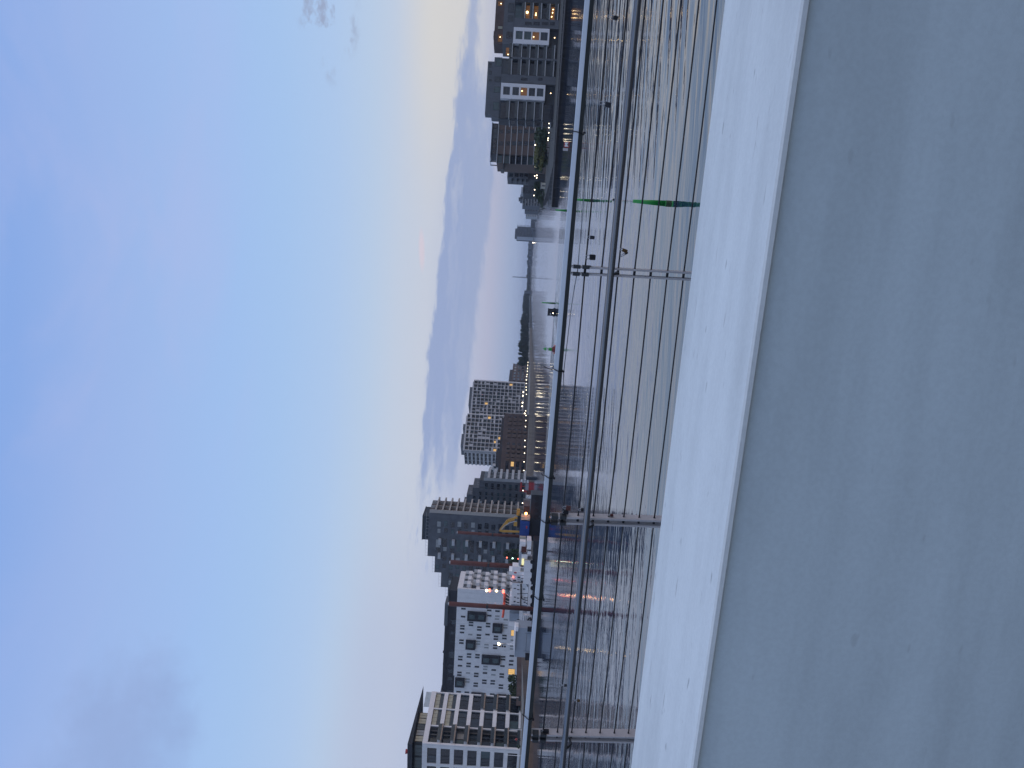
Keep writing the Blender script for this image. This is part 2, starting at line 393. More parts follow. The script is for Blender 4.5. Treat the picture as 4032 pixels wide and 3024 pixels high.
# where the water is ruffled: near the bridge, in the wake of the boat, in drifting patches; calm far out
wn = math_('SUBTRACT', wnoise(1, 1, .03, 3), .5)
dw = math_('ADD', dist, math_('MULTIPLY', wn, 50.))
near = mapr(dw, 175., 60.)
wake = math_('MULTIPLY', mapr(math_('ABSOLUTE', math_('SUBTRACT', math_('ADD', dist, math_('MULTIPLY', wn, 18.)), 172.)), 21., 13.), mapr(math_('ABSOLUTE', math_('ADD', wx, 2.)), 48., 30.))
farr = math_('MULTIPLY', mapr(dist, 220., 420.), mapr(math_('DIVIDE', wx, dist), .005, .04))
calmL = mapr(math_('SUBTRACT', wx, math_('MULTIPLY', wy, -.12)), -30., 5.)      # sheltered by the ships on the left
patch = mapr(wnoise(.35, 1, .06, 4, .6), .38, .62)
h1 = wnoise(.3, 1, .42, 3, .5, R(12), .3)
hR = wnoise(.17, 1, .45, 3, .42, R(-16), .5)
hL = wnoise(.3, 1, .5, 3, .5, R(7), .9)      # long waves
h2 = wnoise(.28, 1, 1.3, 2, .45, R(-7))
h3 = wnoise(.6, 1, 5., 2, .5, R(14))
right = math_('MULTIPLY', mapr(wx, 4., 26.), mapr(dist, 190., 110.))
amp1 = math_('ADD', .012, math_('ADD', math_('MULTIPLY', near, .035), math_('MULTIPLY', right, .03)))
amp2 = math_('ADD', .004, math_('ADD', math_('MULTIPLY', math_('MULTIPLY', near, math_('ADD', .35, math_('MULTIPLY', calmL, .65))), math_('ADD', .008, math_('MULTIPLY', patch, .02))), math_('ADD', math_('MULTIPLY', wake, .13), math_('MULTIPLY', farr, .06))))
amp3 = math_('ADD', .0005, math_('MULTIPLY', near, math_('MULTIPLY', patch, .0045)))
hh = math_('ADD', math_('ADD', math_('MULTIPLY', h1, amp1), math_('ADD', math_('MULTIPLY', hR, math_('MULTIPLY', right, .27)), math_('MULTIPLY', hL, math_('MULTIPLY', math_('SUBTRACT', 1., calmL), math_('MULTIPLY', mapr(dist, 140., 75.), .14))))), math_('ADD', math_('MULTIPLY', h2, amp2), math_('MULTIPLY', h3, amp3)))
bp = N('ShaderNodeBump'); bp.inputs['Strength'].default_value = 1.; bp.inputs['Distance'].default_value = 1.
L(hh, bp.inputs['Height']); L(bp.outputs[0], p.inputs['Normal'])
MT['water'] = m
b = MB(); b.quad([(-6000, -400, 0), (6000, -400, 0), (6000, 9000, 0), (-6000, 9000, 0)])
tag(b.build('water', 'water'), kind='structure')

# ================================================================== THE BRIDGE
DH = Vector((-math.cos(PHI), math.sin(PHI), 0)); NN = Vector((math.sin(PHI), math.cos(PHI), 0))
def B(s, n, z): return E0 + DH*s + NN*n + Vector((0, 0, z + SIG*s))
def sweep(prof, s0, s1, m=0, mb=None, steps=1):
    mb = mb or MB()
    for i in range(steps):
        a, c = s0+(s1-s0)*i/steps, s0+(s1-s0)*(i+1)/steps
        mb.loft([B(a, n, z) for n, z in prof], [B(c, n, z) for n, z in prof], m)
    return mb
S0, S1 = -9, 14
# painted steel surfaces (coordinates along the bridge come from the world position)
def steelpaint(name, col, marks, rough=.45, blotch=.1):
    m, nt, p = newmat(name); N, L = nt.nodes.new, nt.links.new
    globals().update(N=N, L=L)
    g = N('ShaderNodeNewGeometry')
    vr = N('ShaderNodeVectorRotate'); vr.rotation_type = 'Z_AXIS'; vr.inputs['Angle'].default_value = PHI
    L(g.outputs['Position'], vr.inputs['Vector'])
    def nz(sc3, scale, det=5, ro=.6):
        mp = N('ShaderNodeMapping'); mp.inputs['Scale'].default_value = sc3; L(vr.outputs[0], mp.inputs[0])
        return noise_(mp.outputs[0], scale, det, ro)
    bl = mapr(nz((.35, 2.2, 2.2), 1.3), .3, .7, 1-blotch, 1+blotch*.6)
    fine = mapr(nz((1, 1, 1), 60, 3), .3, .7, .97, 1.03)
    v = N('ShaderNodeVectorMath'); v.operation = 'SCALE'; v.inputs[0].default_value = col; L(math_('MULTIPLY', bl, fine), v.inputs['Scale'])
    scuff = math_('MULTIPLY', mapr(nz((2.2, 13, 13), 2.1, 4, .6), .70 - marks, .80 - marks), .55 if marks > 0 else .34)
    c = mixc(scuff, v.outputs[0], (col[0]*.35, col[1]*.3, col[2]*.28, 1))
    spot = math_('MULTIPLY', mapr(nz((5, 14, 14), 1.7, 2, .4), .72, .79), .5 if marks > 0 else .12)
    c = mixc(spot, c, (.08, .065, .06, 1))
    L(c, p.inputs['Base Color'])
    L(mapr(nz((1, 1, 1), 9), .3, .7, rough-.08, rough+.12), p.inputs['Roughness'])
    bp = N('ShaderNodeBump'); bp.inputs['Strength'].default_value = .25; bp.inputs['Distance'].default_value = .002
    L(nz((1, 1, 1), 120, 3), bp.inputs['Height']); L(bp.outputs[0], p.inputs['Normal'])
    MT[name] = m
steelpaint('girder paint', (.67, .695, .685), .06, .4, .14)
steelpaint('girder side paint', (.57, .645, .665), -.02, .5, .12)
steelpaint('rail paint', (.4, .44, .49), 0., .35)
steelpaint('post paint', (.5, .47, .47), .02, .45)
MT['tube'] = M('brushed handrail steel', (.2, .205, .22), .22, .85, .08, 5.)
MT['cable'] = M('steel cable', (.05, .05, .055), .45, .6, .1, 20.)
gz = -.65; nf, nb = 2.17, 3.10
gird = thing('bridge_girder', 'wide white painted steel girder with grey side across the bottom of the picture', 'girder', B(0, 2.6, -1.75))
def wb(mb, name, mat, root, smooth=False):      # build in world coordinates, then parent keeping place
    o = mb.build(name, mat, None, None, smooth); o.parent = root; o.matrix_parent_inverse = root.matrix_basis.inverted(); return o
wb(sweep([(nf+.006, gz), (nf, gz-.006), (nf, gz-.019), (nf+.004, gz-.022), (nb, gz-.022), (nb, gz)], S0, S1), 'top_plate', 'girder paint', gird)
wb(sweep([(nf+.022, gz-.0225), (nf+.05, gz-1.1), (nb-.05, gz-1.1), (nb-.03, gz-.0225)], S0, S1), 'side_plate', 'girder side paint', gird)
deck = sweep([(-3.2, -1.76), (-3.2, -2.1), (6.1, -2.1), (6.1, -1.76)], S0-60, S1+60).build('bridge_deck', MT['quay']); tag(deck, kind='structure')

RN = 5.6; LEAN = .077
def rail_hit(X, Y, dn=0.):
    """where the ray meets the leaning plane of the railing; returns s, n, z(rel to the rising deck)"""
    d = ray(X, Y); nv = NN + Vector((0, 0, LEAN))
    t = (RN + dn - LEAN*.25)/d.dot(nv)     # plane n + LEAN*z = RN - LEAN*.25
    q = d*t; s = q.dot(DH); return s, q.dot(NN), q.z - SIG*s
def rn(z, dn=0.): return RN - LEAN*.25 - LEAN*z + dn
rail = thing('bridge_railing', 'cable railing with white top rail and round steel handrail along the bridge edge', 'railing', B(0, RN, -1.75))
_, _, zt = rail_hit(2232, 1070, -.05)
k = rn(zt)
prof = [(k-.045, zt+.001), (k-.04, zt+.008), (k-.02, zt+.03), (k+.0, zt+.033), (k+.055, zt+.031), (k+.06, zt+.001)]
wb(sweep(prof, S0, S1, steps=12), 'top_rail', 'rail paint', rail)
wb(sweep([(k-.043, zt-.0005), (k+.055, zt-.0005), (k+.045, zt-.03), (k-.03, zt-.03)], S0, S1, steps=12), 'rail_underside', M('shaded rail underside', (.05, .055, .055), .6, 0, .15, 4.), rail)  # dark part on the lower faces; underside shade put into its colour
sT, nT, zT = rail_hit(2406, 1070, -.16)
mb = MB(); mb.cyl(B(S0, rn(zT, -.16), zT), B(S1, rn(zT, -.16), zT), .0245, n=20)
tube = wb(mb, 'handrail', 'tube', rail, True)
CABX = [(2301.8, 2138.7+0), (2368.6, 2194), (2432, 2251.6), (2496, 2308.6), (2560, 2365), (2624, 2422.5), (2687.6, 2479)]
CZ = []
for xa, xb in CABX:
    za = rail_hit(xa, 1070)[2]; zb = rail_hit(xb, 2890)[2]; CZ.append((za+zb)/2)
CZ.append(CZ[-1]-.117); CZ.append(CZ[-1]-.117)
posts_s = [rail_hit(2300, 1065)[0], rail_hit(2220, 2043)[0], rail_hit(2140, 2896)[0]]
step = (posts_s[2]-posts_s[0])/2
allp = [posts_s[0]-step*2, posts_s[0]-step, *posts_s, posts_s[2]+step, posts_s[2]+2*step]
for z in CZ:
    mb = MB()
    for a, c in zip(allp, allp[1:]):
        pts = []
        for i in range(9):
            f = i/8; sag = .004*4*f*(1-f); pts.append(B(a+(c-a)*f, rn(z), z-sag))
        mb.path(pts, .006, 6)
    wb(mb, 'cable', 'cable', rail, True)
# the slack upper cable: sags away from the top rail towards the right
pts = []
for X, Y in ((2221, 1560), (2219, 1470), (2232, 1360), (2247, 1230), (2262, 1130), (2273.5, 1070), (2289, 900), (2310, 640), (2330, 420), (2345, 250), (2362, 0), (2390, -500)):
    s, n, z = rail_hit(X, Y); pts.append(B(s, rn(z), z))
mb = MB(); mb.path(pts, .0032, 6); wb(mb, 'slack_cable', MT['steel'], rail, True)
for s in allp:
    mb = MB(); zb = -1.75
    for o in (-.024, .024):
        a = [B(s+o-.007, rn(zt-.03, -.035), zt-.035), B(s+o+.007, rn(zt-.03, -.035), zt-.035), B(s+o+.007, rn(zt-.03, .045), zt-.035), B(s+o-.007, rn(zt-.03, .045), zt-.035)]
        c = [B(s+o-.007, rn(zb, -.06), zb), B(s+o+.007, rn(zb, -.06), zb), B(s+o+.007, rn(zb, .06), zb), B(s+o-.007, rn(zb, .06), zb)]
        mb.loft(a, c)
    post = wb(mb, 'post', 'post paint', rail)
    mb = MB()
    for o in (-.026, .026):
        for z0 in (zt-.045, zt-.11):
            mb.loft([B(s+o-.012, rn(z0, -.045), z0), B(s+o+.012, rn(z0, -.045), z0), B(s+o+.012, rn(z0, .02), z0), B(s+o-.012, rn(z0, .02), z0)],
                    [B(s+o-.012, rn(z0, -.045), z0-.05), B(s+o+.012, rn(z0, -.045), z0-.05), B(s+o+.012, rn(z0, .02), z0-.05), B(s+o-.012, rn(z0, .02), z0-.05)])
    for z in CZ:
        g_ = MB(); g_.cyl(B(s-.034, rn(z), z), B(s+.034, rn(z), z), .0095, n=8); wb(g_, 'cable_grommet', MT['frame_dk'], rail)
    bk_ = MB(); bk_.path([B(s, rn(zT, -.03), zT-.05), B(s, rn(zT, -.1), zT-.06), B(s, rn(zT, -.16), zT-.02)], .009, 8)
    wb(bk_, 'handrail_bracket', MT['frame_dk'], rail); wb(mb, 'clamp', MT['frame_dk'], rail)

# cable ties on the top rail
TIES = [(2290, 522, 'dark cable tie round the top rail near the red framed sign', .0), (2200, 1462, 'black cable tie with upright tail on the top rail below the cone buoy', .09),
        (2190, 1884, 'thin black cable tie on the top rail below the grey stepped flats', .03), (2175, 2060, 'black cable tie on the top rail just right of the middle railing post', .03),
        (2125, 2362, 'black cable tie on the top rail in front of the white work ship', .02), (2085, 2834, 'black cable tie on the top rail near the white balcony building', .02)]
for X, Y, lab, tail in TIES:
    s, n, z = rail_hit(X, Y, -.05)
    mb = MB(); ring = [(k-.054, zt-.002), (k-.046, zt+.014), (k-.013, zt+.040), (k+.057, zt+.040), (k+.069, zt+.02), (k+.053, zt-.034), (k-.022, zt-.036), (k-.046, zt-.014)]
    P = [B(s-.02*(zz-zt)/.04*.5, nn, zz) for nn, zz in ring]; P.append(P[0]); mb.path(P, .0035, 6)
    mb.loft(*[[B(s-.006, k-.05+q, zt-.045), B(s+.006, k-.05+q, zt-.045), B(s+.006, k-.05+q, zt-.031), B(s-.006, k-.05+q, zt-.031)] for q in (-.006, .012)])
    if tail: mb.path([B(s+.0, k-.012, zt+.04), B(s-.008, k-.015, zt+.04+tail*.35), B(s-.02, k-.012, zt+.04+tail*.75)], .003, 6)
    o = mb.build('cable_tie', MT['black'], None, None, True); tag(o, lab, 'cable tie', 'cable ties on the top rail')

# padlocks
def padlock(X, Y, wpx, hpx, lab, rot=0., body='brass', cabX=None):
    s, n, z = rail_hit(X, Y, -.012)
    sc_ = n/F; wd, ht = wpx*sc_, hpx*sc_
    zc = min(CZ, key=lambda q: abs(q-(z+ht*.9))); zc = zc if zc > z else z+ht
    base = B(s, rn(z, -.012), z)
    t = thing('padlock', lab, 'padlock', base, -PHI, 'love locks hanging on the railing cables')
    t.rotation_euler = (0, rot, -PHI)
    mb = MB(); d = .011; r = min(wd, ht)*.16
    prof = []
    for cxx, czz, a0 in ((wd/2-r, ht/2-r, 0), (-wd/2+r, ht/2-r, 90), (-wd/2+r, -ht/2+r, 180), (wd/2-r, -ht/2+r, 270)):
        for a in (0, 45, 90): prof.append((cxx+r*math.cos(R(a0+a)), czz+r*math.sin(R(a0+a))))
    mb.loft([(x, -d, zz) for x, zz in prof], [(x, d, zz) for x, zz in prof]); mb.build('body', body, t)
    mb = MB(); q = wd*.33; top = max(zc-z, ht*.62)
    pts = [(-q, 0, ht/2-.004), (-q, 0, top-q*.6)] + [(-q*math.cos(R(a)), 0, top-q*.6+q*math.sin(R(a))) for a in (30, 60, 90, 120, 150)] + [(q, 0, top-q*.6), (q, 0, ht/2-.004)]
    mb.path([Vector(p) for p in pts], max(.0032, wd*.075), 7); mb.build('shackle', 'steel', t, None, True)
    mb = MB(); mb.cyl((0, -d-.0015, -ht*.15), (0, -d+.001, -ht*.15), wd*.1, n=8); mb.build('keyhole', 'black', t)
    return t
padlock(2332, 935, 13, 17, 'small dark padlock on the upper cable, right of the larger long shackled one', body='hull')
padlock(2333, 1013, 21, 23, 'large black padlock with a long bright shackle right of the double post', body='black')
padlock(2319, 1050, 9, 17, 'small brown padlock against the double post near the green spar buoy', body='hull')
padlock(2460, 987, 13, 20, 'tilted dark padlock hanging just below the round handrail', .3, body='brass')
padlock(2466, 996, 9, 12, 'tiny dark lock hooked beside the tilted padlock under the handrail', -.6, body='hull')
padlock(2238, 2001, 17, 20, 'reddish brown padlock, right one of the pair near the middle post', .1, 'rust')
padlock(2229, 2017, 18, 20, 'black padlock, left one of the pair near the middle post', -.1, 'black')
padlock(2293, 2008, 12, 11, 'small black padlock partly behind the handrail near the middle post', body='black')
padlock(2409, 2029, 9, 13, 'small brown padlock low beside the middle post', body='rust')
padlock(2150, 2882, 20, 26, 'big black padlock high on the leftmost post', body='black')
padlock(2227, 2700, 6, 12, 'tiny dark padlock above the handrail near the left end', body='hull')
padlock(2278, 2760, 6, 12, 'tiny dark padlock below the handrail near the left end', body='brass')
padlock(2424, 71, 13, 17, 'dark padlock on a cable at the right end of the railing', .2, body='black')
padlock(2394, 413, 18, 22, 'worn dark padlock hanging over the rippled water on the right', .2, body='hull')
# ================================================================== LAND
def land(name, pts, top, depth=4., mats=('quay', 'pave')):
    mb = MB(); n = len(pts); b = 0
    mb.v = [(p.x, p.y, -depth) for p in pts] + [(p.x, p.y, top) for p in pts]
    for i in range(n):
        j = (i+1) % n; mb.f.append([i, j, n+j, n+i]); mb.m.append(0)
    mb.f.append([n+i for i in range(n)]); mb.m.append(1)
    # quay coping
    o = mb.build(name, list(mats)); return tag(o, kind='structure')
LSH = [(3400, 150), (3150, 168), (2960, 173), (2760, 178), (2640, 206), (2585, 232), (2420, 255), (2240, 290), (2050, 335), (1960, 352), (1880, 384), (1800, 398), (1700, 412), (1620, 440), (1500, 482), (1440, 540), (1400, 640), (1330, 800), (1290, 900)]
lp = [gnd(Y, d) for Y, d in LSH] + [gnd(1290, 1500), Vector((-900, 1500, 0)), Vector((-900, 120, 0))]
land('left_quay', lp, GL)
FSH = [(1290, 900), (1230, 1150), (1180, 1500), (1120, 1900), (1050, 2300), (960, 2300), (900, 1850), (880, 1600), (840, 1000), (825, 640), (819, 420)]
far = [gnd(Y, d) for Y, d in FSH] + [gnd(812, 700), Vector((900, 1500, 0)), Vector((3500, 5000, 0)), Vector((-3500, 5000, 0)), Vector((-900, 1502, 0)), gnd(1290, 1502)]
land('far_shore', far, 1.2, mats=('darkbank', 'darkbank'))

# ================================================================== A  white balcony block, far left
c = at(2033, 2951, 192); c.z = GL
A = Bld('balcony_apartment_block', 'white framed apartment block with deep balconies and sloping black roof, at the left edge', 'building', c, (.33, .944))
Ar = A.root; fh = 3.37; NB = 7; bays = [(0., 6.15), (6.15, 12.2), (12.2, 18.4)]
zt_ = fh*NB + .75
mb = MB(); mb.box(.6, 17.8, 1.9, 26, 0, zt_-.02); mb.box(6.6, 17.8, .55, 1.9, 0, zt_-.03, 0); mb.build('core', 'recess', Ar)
mb = MB()
for kf in range(NB+1):
    z0 = -.4 if kf == 0 else fh*kf - .42; z1 = .55 if kf == 0 else fh*kf + .62
    if kf == NB: z1 = zt_ + .12
    mb.box(.004, 18.4, -.0, .38, z0, z1)
    mb.box(0.0, .38, .384, 26, z0, z1)
for x in (0.02, 6.0, 12.05, 18.05):
    wd = .55 if x < 1 else .34
    for kf in range(NB):
        z0 = .55 if kf == 0 else fh*kf+.62; mb.box(x, x+wd, .02, .36, z0, fh*(kf+1)-.42)
for yl in (.45, 6.3, 12.2, 18.1, 24):
    for kf in range(NB):
        z0 = .55 if kf == 0 else fh*kf+.62; mb.box(.02, .36, yl, yl+.9, z0, fh*(kf+1)-.42)
mb.build('facade_frame', 'white2', Ar)
for kf in range(NB):
    z0 = fh*kf+.62 if kf else .55; h = fh*(kf+1)-.42-z0
    for i, (a, b_) in enumerate(bays):
        logg = i == 0 or (i == 2 and kf < 4)
        if logg:
            mb = MB(); mb.box(a+.6, b_+.0, -.9 if i == 0 else -.5, 0., fh*kf-.42 if kf else -.3, fh*kf-.12 if kf else .1)
            mb.build('balcony_slab', 'slab_soffit', Ar)
            mb = MB(); mb.box(a+.62, b_-.1, -.86 if i == 0 else -.46, -.83 if i == 0 else -.43, fh*kf-.1 if kf else .12, fh*kf+.8)
            mb.build('balcony_railing', 'glassrail', Ar)
        nx = 3 if i else 2
        pool = ['g_cream', 'g_cream', 'g_mid'] if (kf >= 5 and i) else ['g_dark', 'g_dark', 'g_mid', 'g_teal', 'g_dark']
        yy = 1.88 if i == 0 else .5
        x0, x1 = a+.62, b_-.04
        if i and kf >= 5:   # upper flush windows: pale panes above grey spandrels
            win(Ar, x0+(x1-x0)/2, z0+h*.42, x1-x0, h*.56, 'g_cream', 'frame_dk', 4, 1, yy)
            win(Ar, x0+(x1-x0)/2, z0+.02, x1-x0, h*.38, 'g_mid', 'frame_gr', 2, 1, yy)
        else:
            g = random.choice(pool)
            win(Ar, x0+(x1-x0)*.3, z0+.02, (x1-x0)*.58, h-.04, g, 'frame_dk', 2, 1, yy)
            win(Ar, x0+(x1-x0)*.8, z0+.02, (x1-x0)*.38, h-.04, random.choice(['g_dark', 'g_mid', 'g_blind', 'g_dark']), 'frame_dk', 1, 2, yy)
    for yl in (.45, 6.3, 12.2, 18.1):
        y0, y1 = yl+.92, yl+5.8
        win(Ar, .3, z0+.02, (y1-y0)*.52, h-.04, random.choice(['g_dark', 'g_teal', 'g_dark', 'g_mid']), 'frame_dk', 1, 2, y0+(y1-y0)*.26, R(-90))
        win(Ar, .3, z0+.02, (y1-y0)*.46, h-.04, random.choice(['g_mid', 'g_mid', 'g_dark']), 'frame_dk', 2, 1, y0+(y1-y0)*.76, R(-90))
mb = MB(); mb.box(1.9, 11.8, 1.6, 24, zt_+.1, zt_+2.55); mb.build('penthouse', 'frame_dk', Ar)
for i in range(5):
    win(Ar, 3.0+i*2., zt_+.3, 1.9, 2.0, random.choice(['g_cream', 'g_cream', 'g_blind', 'g_mid']), 'frame_dk', 2, 1, 1.56)
for i in range(5):
    win(Ar, 1.86, zt_+.3, 3.6, 2.0, 'g_teal', 'frame_dk', 3, 1, 4.2+i*4., R(-90))
mb = MB(); mb.box(12.6, 18.2, .1, .14, zt_+.14, zt_+1.5); mb.box(12.6, 18.2, .1, .16, zt_+1.5, zt_+1.56); mb.build('roof_balustrade', 'palerail', Ar)
mb = MB()   # sloping black roof running out to a thin tip
zb = zt_+2.6
a = [(20.2, .2, zb+.05), (20.2, 24, zb+.05), (20.2, 24, zb+.12), (20.2, .2, zb+.12)]
c_ = [(-.4, .2, zb+.0), (-.4, 25, zb+.0), (-.4, 25, zb+1.15), (-.4, .2, zb+1.15)]
mb.loft(a, c_); mb.build('sloping_roof', 'roofdk', Ar)
mb = MB(); mb.cyl((6, 9, zb+1.), (6, 9, zb+2.3), .5, n=12); mb.cyl((6, 9, zb+2.3), (6, 9, zb+2.6), .62, n=12); mb.build('chimney', 'red', Ar)

# ================================================================== B  white block with small windows
c0 = at(2030, 2332, 262); c0.z = GL
exB = Vector((.985, -.17, 0)).normalized(); LB = 46.
Bb = Bld('white_apartment_block', 'white rendered block with scattered slit windows, black boxed bays and dark set back top floor', 'building', c0 - exB*LB, exB)
Br = Bb.root
ztop = Bb.loc(*P7(733, 120))[1]; zmid = Bb.loc(*P7(680, 1250))[1]
xs = Bb.loc(*P7(690, 1140))[0]
print('B heights', ztop, zmid, xs)
mb = MB(); mb.box(xs, LB, 0, 14.3, -.5, ztop); mb.box(-2, xs, .05, 14.3, -.5, ztop-.35); mb.build('wall', 'white', Br)
zp = Bb.loc(*P7(608, 150), 1.5)[1]; zp2 = Bb.loc(*P7(560, 700), 1.5)[1]
mb = MB(); x1p = LB-1.5
mb.box(-1, x1p, 1.5, 13, ztop-.3, zp-.15); mb.box(-1.2, x1p+.2, 1.3, 13.2, zp-.15, zp)
xa, _ = Bb.loc(*P7(555, 420), 2); 
mb.box(-1, xa, 3.5, 12.8, zp, zp+1.1)
mb.build('set_back_floor', 'dark', Br)
xb0, _ = Bb.loc(*P7(575, 420), 3); xb1, _ = Bb.loc(*P7(575, 100), 3)
mb = MB(); mb.box(xb0, xb1, 3., 9, zp+.01, Bb.loc(*P7(552, 250), 3)[1]); mb.build('stair_tower', 'grey', Br)
for yy in (797, 970, 1280):
    x, z = Bb.loc(*P7(535, yy), 4); mb = MB(); mb.cyl((x, 4, zp+.5), (x, 4, z), .32, n=8); mb.cyl((x, 4, z-.3), (x, 4, z+.1), .45, n=8); mb.build('chimney', 'roofdk', Br)
x, z = Bb.loc(*P7(492, 1440), 3); mb = MB(); mb.box(x-1.8, x+1.8, 3., 7, zp+.02, z); mb.build('lift_housing', 'grey', Br)
for (x0, x1, y0, y1) in ((655, 720, 330, 400), (640, 705, 495, 550), (638, 700, 636, 664), (622, 690, 790, 890), (615, 685, 985, 1015), (605, 672, 1050, 1110), (603, 668, 1160, 1215), (590, 650, 1350, 1450)):
    xl, za = Bb.loc(*P7(x1, y1), 1.5); xr, zb_ = Bb.loc(*P7(x0, y0), 1.5)
    win(Br, (xl+xr)/2, max(za, ztop+.1), xr-xl, min(zb_, zp-.3)-max(za, ztop+.1), random.choice(['g_teal', 'g_mid', 'g_mid']), 'frame_dk', 2, 1, 1.47)
rows = [[(795, 170), (790, 285), (780, 420), (778, 460), (773, 515), (768, 628), (765, 668), (752, 867), (748, 907), (745, 997), (738, 1095), (735, 1133), (725, 1377), (717, 1450, 'l')],
 [(907, 370), (905, 410), (895, 545, 'l'), (878, 830), (875, 870), (872, 965), (868, 1005), (862, 1103, 'l'), (857, 1193, 'l'), (853, 1233, 'l'), (845, 1385), (840, 1438)],
 [(1028, 438), (1025, 477), (1020, 553), (1018, 595), (1010, 645, 'l'), (1007, 683, 'l'), (1000, 840), (997, 878), (990, 1013), (983, 1112), (980, 1150), (975, 1255), (972, 1293)],
 [(1170, 195), (1170, 270), (1155, 387), (1152, 427), (1145, 545), (1130, 693, 'l'), (1128, 735, 'l'), (1115, 1010, 'l'), (1110, 1050, 'l'), (1107, 1103), (1100, 1212), (1097, 1250), (1085, 1403)],
 [(1290, 205), (1287, 278, 'l'), (1283, 320, 'l'), (1268, 573), (1266, 612), (1258, 703), (1255, 743), (1235, 1060), (1230, 1130, 'l'), (1222, 1220), (1218, 1260), (1212, 1412), (1208, 1465)],
 [(1410, 330, 'l'), (1405, 408, 'l'), (1403, 447, 'l'), (1392, 560), (1390, 602), (1385, 680), (1372, 868), (1370, 908), (1362, 1003), (1352, 1120), (1350, 1160), (1340, 1282), (1338, 1322)],
 [(1510, 628, 'l'), (1503, 715, 'l'), (1500, 755, 'l'), (1497, 855), (1490, 928), (1485, 982), (1475, 1215)]]
for r_ in rows:
    for q in r_:
        xl, za = Bb.loc(*P7(q[0]+66, q[1])); xr, zb_ = Bb.loc(*P7(q[0], q[1]))
        wd = 27/K7/F*262
        win(Br, xr, za, wd, zb_-za, 'g_blind' if len(q) > 2 else random.choice(['g_dark', 'g_dark', 'g_dark', 'g_mid']), 'frame_wh' if len(q) > 2 else 'frame_gr', 1, 1, -.002 if xr > xs else .048)
for (x0, x1, y0, y1, g) in ((890, 1153, 203, 352, 2), (1255, 1390, 380, 520, 1), (865, 1000, 620, 760, 1), (1097, 1360, 835, 980, 2), (710, 842, 1168, 1305, 1), (943, 1075, 1382, 1510, 1), (1310, 1440, 1410, 1540, 1)):
    xl, za = Bb.loc(*P7(x1, y1)); xr, zb_ = Bb.loc(*P7(x0, y0))
    mb = MB(); mb.box(xl, xr, -.75, .02, za, zb_); o = mb.build('boxed_bay', 'dark', Br)
    n = g; hh_ = (zb_-za)/n
    for i in range(n):
        link('pane', winmesh((xr-xl)*.55, hh_*.66, 'g_teal', 'frame_dk', 1, 1), o, ((xl+xr)/2-.1, -.76, za+hh_*i+hh_*.18))
for (x0, x1, y0, y1) in ((1520, 1575, 480, 570), (1480, 1572, 1043, 1133)):
    xl, za = Bb.loc(*P7(x1, y1)); xr, zb_ = Bb.loc(*P7(x0, y0))
    win(Br, (xl+xr)/2, za, xr-xl, zb_-za, 'g_lit', 'frame_dk', 3, 1, 0)
# right end: stacked white balcony boxes between flat dark bands painting the recess shade
fhB = 124/K7/F*264
for kf in range(7):
    z0 = .6 + fhB*kf
    if z0 + fhB > ztop: break
    mb = MB(); mb.box(LB-.02, LB+.12, .9, 13.6, z0+1.25, z0+fhB-.12); mb.build('recess_shade_band', 'dark', Br)
    for j in range(3):
        y0 = 1.1 + j*4.3 + (kf % 2)*1.6; 
        if y0 > 11.5: continue
        mb = MB(); mb.box(LB+.125, LB+1.3, y0, y0+2.6, z0+.2, z0+1.45); mb.box(LB+.125, LB+1.2, y0+2.65, y0+2.75, z0+1.0, z0+fhB-.2)
        mb.build('balcony', 'white2', Br)
        win(Br, LB+.16, z0+1.5, 2.1, fhB-1.75, random.choice(['g_dark', 'g_mid', 'g_blind']), 'frame_wh', 2, 1, y0+1.4, R(90))
for z0 in (.5,):
    mb = MB(); mb.box(LB+.0, LB+.1, 0, 14.3, ztop-3.2, ztop+.1); mb.build('parapet', 'white2', Br)
mb = MB(); mb.box(LB-7.5, LB-2.2, 4.5, 12, ztop, ztop+2.8); mb.build('roof_house', 'brownb', Br)

# ================================================================== C  tall stepped grey block
def stepped(name, label, corner, exv, dep_side, prof, fh, wallmat, dx0, z_g=GL):
    pass
c0 = at(2062, 2042, 337); c0.z = GL
exC = Vector((.975, -.22, 0)).normalized(); LC = 62.
C = Bld('stepped_apartment_tower', 'tallest grey brick block, stepping down leftwards, with a bright balcony stack on its right', 'building', c0-exC*LC, exC)
Cr = C.root
segs = [(315, 345, 882), (411, 882, 1118), (502, 1118, 1332), (600, 1332, 1480)]
mb = MB(); prev = LC
tops = []
for X, y0, y1 in segs:
    z = C.loc(*P6(X, (y0+y1)/2))[1]; xr = C.loc(*P6(X, y0))[0]; xl = C.loc(*P6(X, y1))[0]
    xr = min(xr, LC) if X != 315 else LC
    tops.append((xl, xr, z))
for i, (xl, xr, z) in enumerate(tops):
    mb.box(0 if i == len(tops)-1 else xl, xr, i*.03, 15., -.5, z)
mb.build('wall', 'gbrick2', Cr)
zc = tops[0][2]
x0, z1 = C.loc(*P6(232, 640), 2); x1, _ = C.loc(*P6(232, 300), 2)
mb = MB(); mb.box(x0, x1, 2, 13, zc, z1); mb.box(x0-.2, x1+.2, 1.8, 13.2, z1, z1+.25); mb.build('roof_house', 'grey2', Cr)
for i, (xl, xr, z) in enumerate(tops):
    mb = MB()
    for q in range(int((xr-xl)/1.6)): mb.box(xl+q*1.6, xl+q*1.6+.06, .3, .36, z, z+1.05)
    mb.box(xl, xr, .3, .36, z+1.05, z+1.12); mb.build('roof_railing', 'steel', Cr)
fhC = 98.5/K7/F*340
nfl = 13
def colx(y): return C.loc(*P6(1000, y+25))[0]
